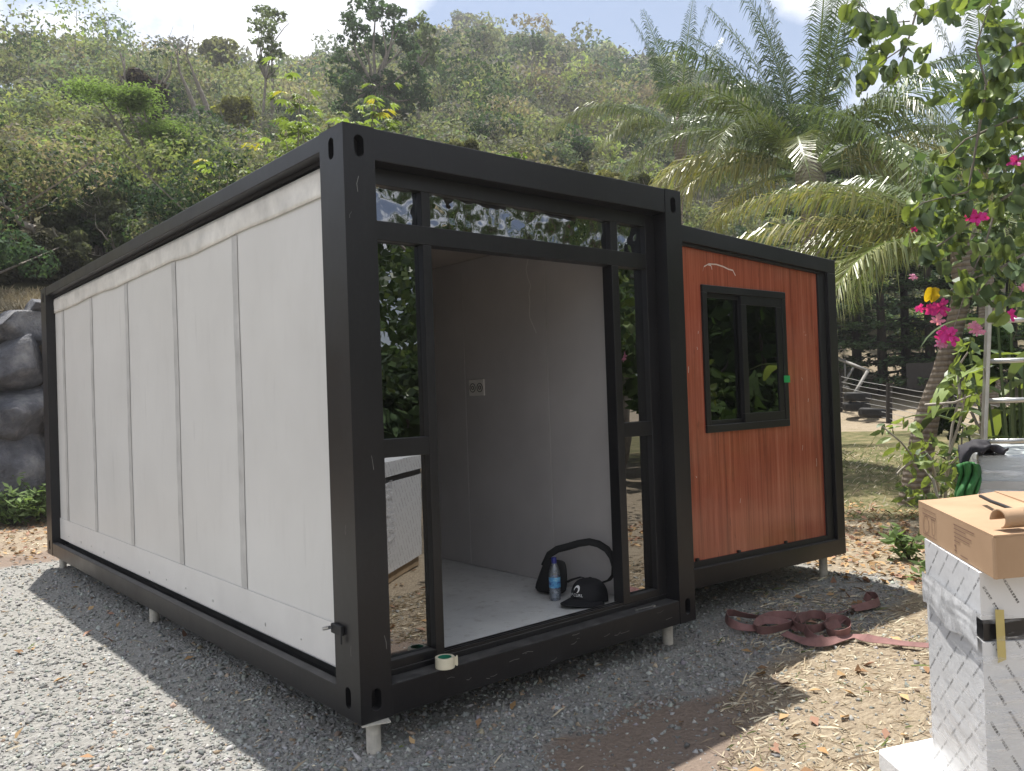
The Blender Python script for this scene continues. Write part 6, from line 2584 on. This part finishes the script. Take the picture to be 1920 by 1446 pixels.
def scatter_straw():
    rng = np.random.default_rng(92)
    N = 520000
    X = rng.uniform(-4, 13, N)
    Y = rng.uniform(-3.2, 8.5, N)
    g, s, l_ = masks(X, Y)
    s2 = np.maximum(s, l_ * .9) + (n2(X, Y, 2.6, 15) - .47) * .7
    q = np.stack([X, Y, np.full(N, GZ)], 1) - CPn
    qc = q @ CMn
    px = PW / 2 + FPX * qc[:, 0] / -qc[:, 2]
    vis = (qc[:, 2] < -.5) & (px > -150) & (px < 2070)
    r = np.hypot(X - CPn[0], Y - CPn[1])
    inside = (X > .2) & (X < 4.3) & (Y > .5) & (Y < 5.7)
    keep = vis & (s2 > .45) & (rng.random(N) < np.clip(10 / (r * r), .06, 1) * np.clip(n2(X, Y, 1.7, 33) * 2.6 - .35, .2, 1)) & ~inside
    few = vis & (s2 <= .45) & (rng.random(N) < .006) & ~inside & (r < 9)
    keep |= few
    X, Y, r = X[keep], Y[keep], r[keep]
    lw = masks(X, Y)[2]
    n = len(X)
    Z = near_z(X, Y) + .004
    L_ = rng.uniform(.012, .05, n) * rng.choice([1, 1, 1, 2.2], n) * (1 + .05 * r)
    a = rng.normal(.4, 1.1, n)
    up = np.abs(rng.normal(0, .13, n)) + np.where(lw > .5, rng.uniform(.1, .8, n), 0)
    w_ = rng.uniform(.0010, .0028, n) * (1 + .12 * r)
    d = np.stack([np.cos(a), np.sin(a), up], 1)
    sd_ = np.stack([-np.sin(a), np.cos(a), rng.normal(0, .3, n)], 1)
    P = np.stack([X, Y, Z], 1)
    A, B_2 = P - sd_ * w_[:, None], P + sd_ * w_[:, None]
    m = P + d * L_[:, None] * .55 + np.array([0, 0, .004])
    E = P + d * L_[:, None] * np.array([1, 1, .8])
    V = np.stack([A, B_2, m + sd_ * w_[:, None] * .8, E], 1).reshape(-1, 3)
    i = np.arange(n)[:, None] * 4
    F = (i + np.array([[0, 1, 2, 3]]))
    cl = np.array([(.52, .45, .33), (.42, .345, .24), (.62, .56, .43), (.29, .225, .16)])[rng.integers(0, 4, n)] * rng.uniform(.7, 1.2, (n, 1))
    gr_ = (rng.random(n) < np.where(lw > .5, .55, .04))
    cl[gr_] = np.array((.12, .15, .05)) * rng.uniform(.6, 1.4, (gr_.sum(), 1))
    o = np_obj('dry_straw', np_mesh('dry_straw', V, F, 'litter', np.repeat(cl, 4, 0)))
    tag(o, 'dry straw and grass blades matted over the ground', 'straw', kind='stuff')
    # fallen leaves
    N = 60000
    X = rng.uniform(-5, 13, N)
    Y = rng.uniform(-3, 12, N)
    g, s, l_ = masks(X, Y)
    r = np.hypot(X - CPn[0], Y - CPn[1])
    pr_b = np.where((X > 4.2) & (X < 9), .7, np.where(Y > 6.3, .4, np.where(s > .5, .07, .014)))
    inside = (X > .2) & (X < 4.3) & (Y > .2) & (Y < 5.7)
    keep = (rng.random(N) < pr_b) & ~inside & (l_ < .8)
    X, Y = X[keep], Y[keep]
    n = len(X)
    P = np.stack([X, Y, near_z(X, Y) + .012], 1)
    Nn = np.tile([0, 0, 1.0], (n, 1)) + rng.normal(size=(n, 3)) * .35
    cl = np.array([(.40, .25, .12), (.50, .34, .18), (.30, .18, .10), (.34, .20, .14)])[rng.integers(0, 4, n)] * rng.uniform(.6, 1.2, (n, 1))
    V, F, C = leaf_quads(rng, P, Nn, rng.uniform(.02, .048, n), cl, .5, fold=.25)
    o = np_obj('fallen_leaves', np_mesh('fallen_leaves', V, F, 'litter', C))
    tag(o, 'brown fallen leaves strewn over the dry grass and gravel', 'leaves', kind='stuff')


scatter_straw()


# ------------------------------------------------------------------ trees behind the viewer (seen in the mirror panes)
for i, (x, y, H_, rx, cl_) in enumerate([(7.5, -9.5, 6.0, 2.8, (.06, .10, .035)), (2.5, -12.5, 6.5, 3.0, (.05, .085, .035)), (-3.5, -13, 5.5, 2.8, (.07, .11, .04)), (11.5, -6.5, 5.5, 2.6, (.055, .09, .035)), (5.0, -7.2, 2.4, 1.5, (.08, .12, .05)), (3.2, -6.6, 1.9, 1.2, (.07, .11, .05)), (9.5, -3.6, 4.6, 2.2, (.07, .12, .04)), (13.0, -3.2, 5.5, 2.6, (.05, .09, .035)), (8.6, -6.4, 4.2, 2.2, (.09, .14, .05)), (16, -6, 6.5, 3.2, (.06, .1, .04)), (11.8, -9.8, 6, 3, (.05, .09, .03)), (7.6, -3.0, 1.7, 1.1, (.10, .16, .05)), (8.8, -4.3, 1.9, 1.3, (.08, .14, .05)), (10.6, -5.2, 2.2, 1.5, (.07, .12, .04))]):  # the low hedge bushes are added to block pale ground from the window reflection
    clump_tree('yard_tree', ['round yard tree facing the doorway', 'tall dense yard tree across the yard from the house', 'broad yard tree at the far side of the gravel', 'yard tree by the garden edge', 'bushy young yard tree between two taller trees', 'low leafy yard bush in front of the tall yard tree', 'bright leafy tree facing the wing window', 'dark garden tree behind the bright leafy tree', 'pale green bushy tree beside the flowering tree', 'large garden tree at the end of the lawn', 'dense dark tree in the garden corner', 'low bright off-view hedge bush added to block pale ground in the wing window reflection', 'rounded off-view hedge bush added behind the bright hedge bush to block pale ground', 'broad off-view hedge bush added at the garden edge to block pale ground'][i],
               (x, y, gz(x, y)), H_, rx, H_ * .36, .6, 3500, 24, .13, cl_, 700 + i, trunk_r=.15, clump=.3)

# ------------------------------------------------------------------ air
def haze():
    t = NT('haze')
    v = t.n('ShaderNodeVolumePrincipled', Color=(0.93, 0.95, 1.0), Density=0.0011, Anisotropy=0.35)
    t.t.links.new(v.outputs['Volume'], t.out.inputs['Volume'])
    MAT['haze'] = t.m
    o = MB().box(-920, 920, -920, 920, -8, 130).build('haze', 'haze')
    tag(o, 'thin bright haze in the air over the whole yard and hill', 'haze', kind='stuff')


haze()
cy.volume_bounces = 0
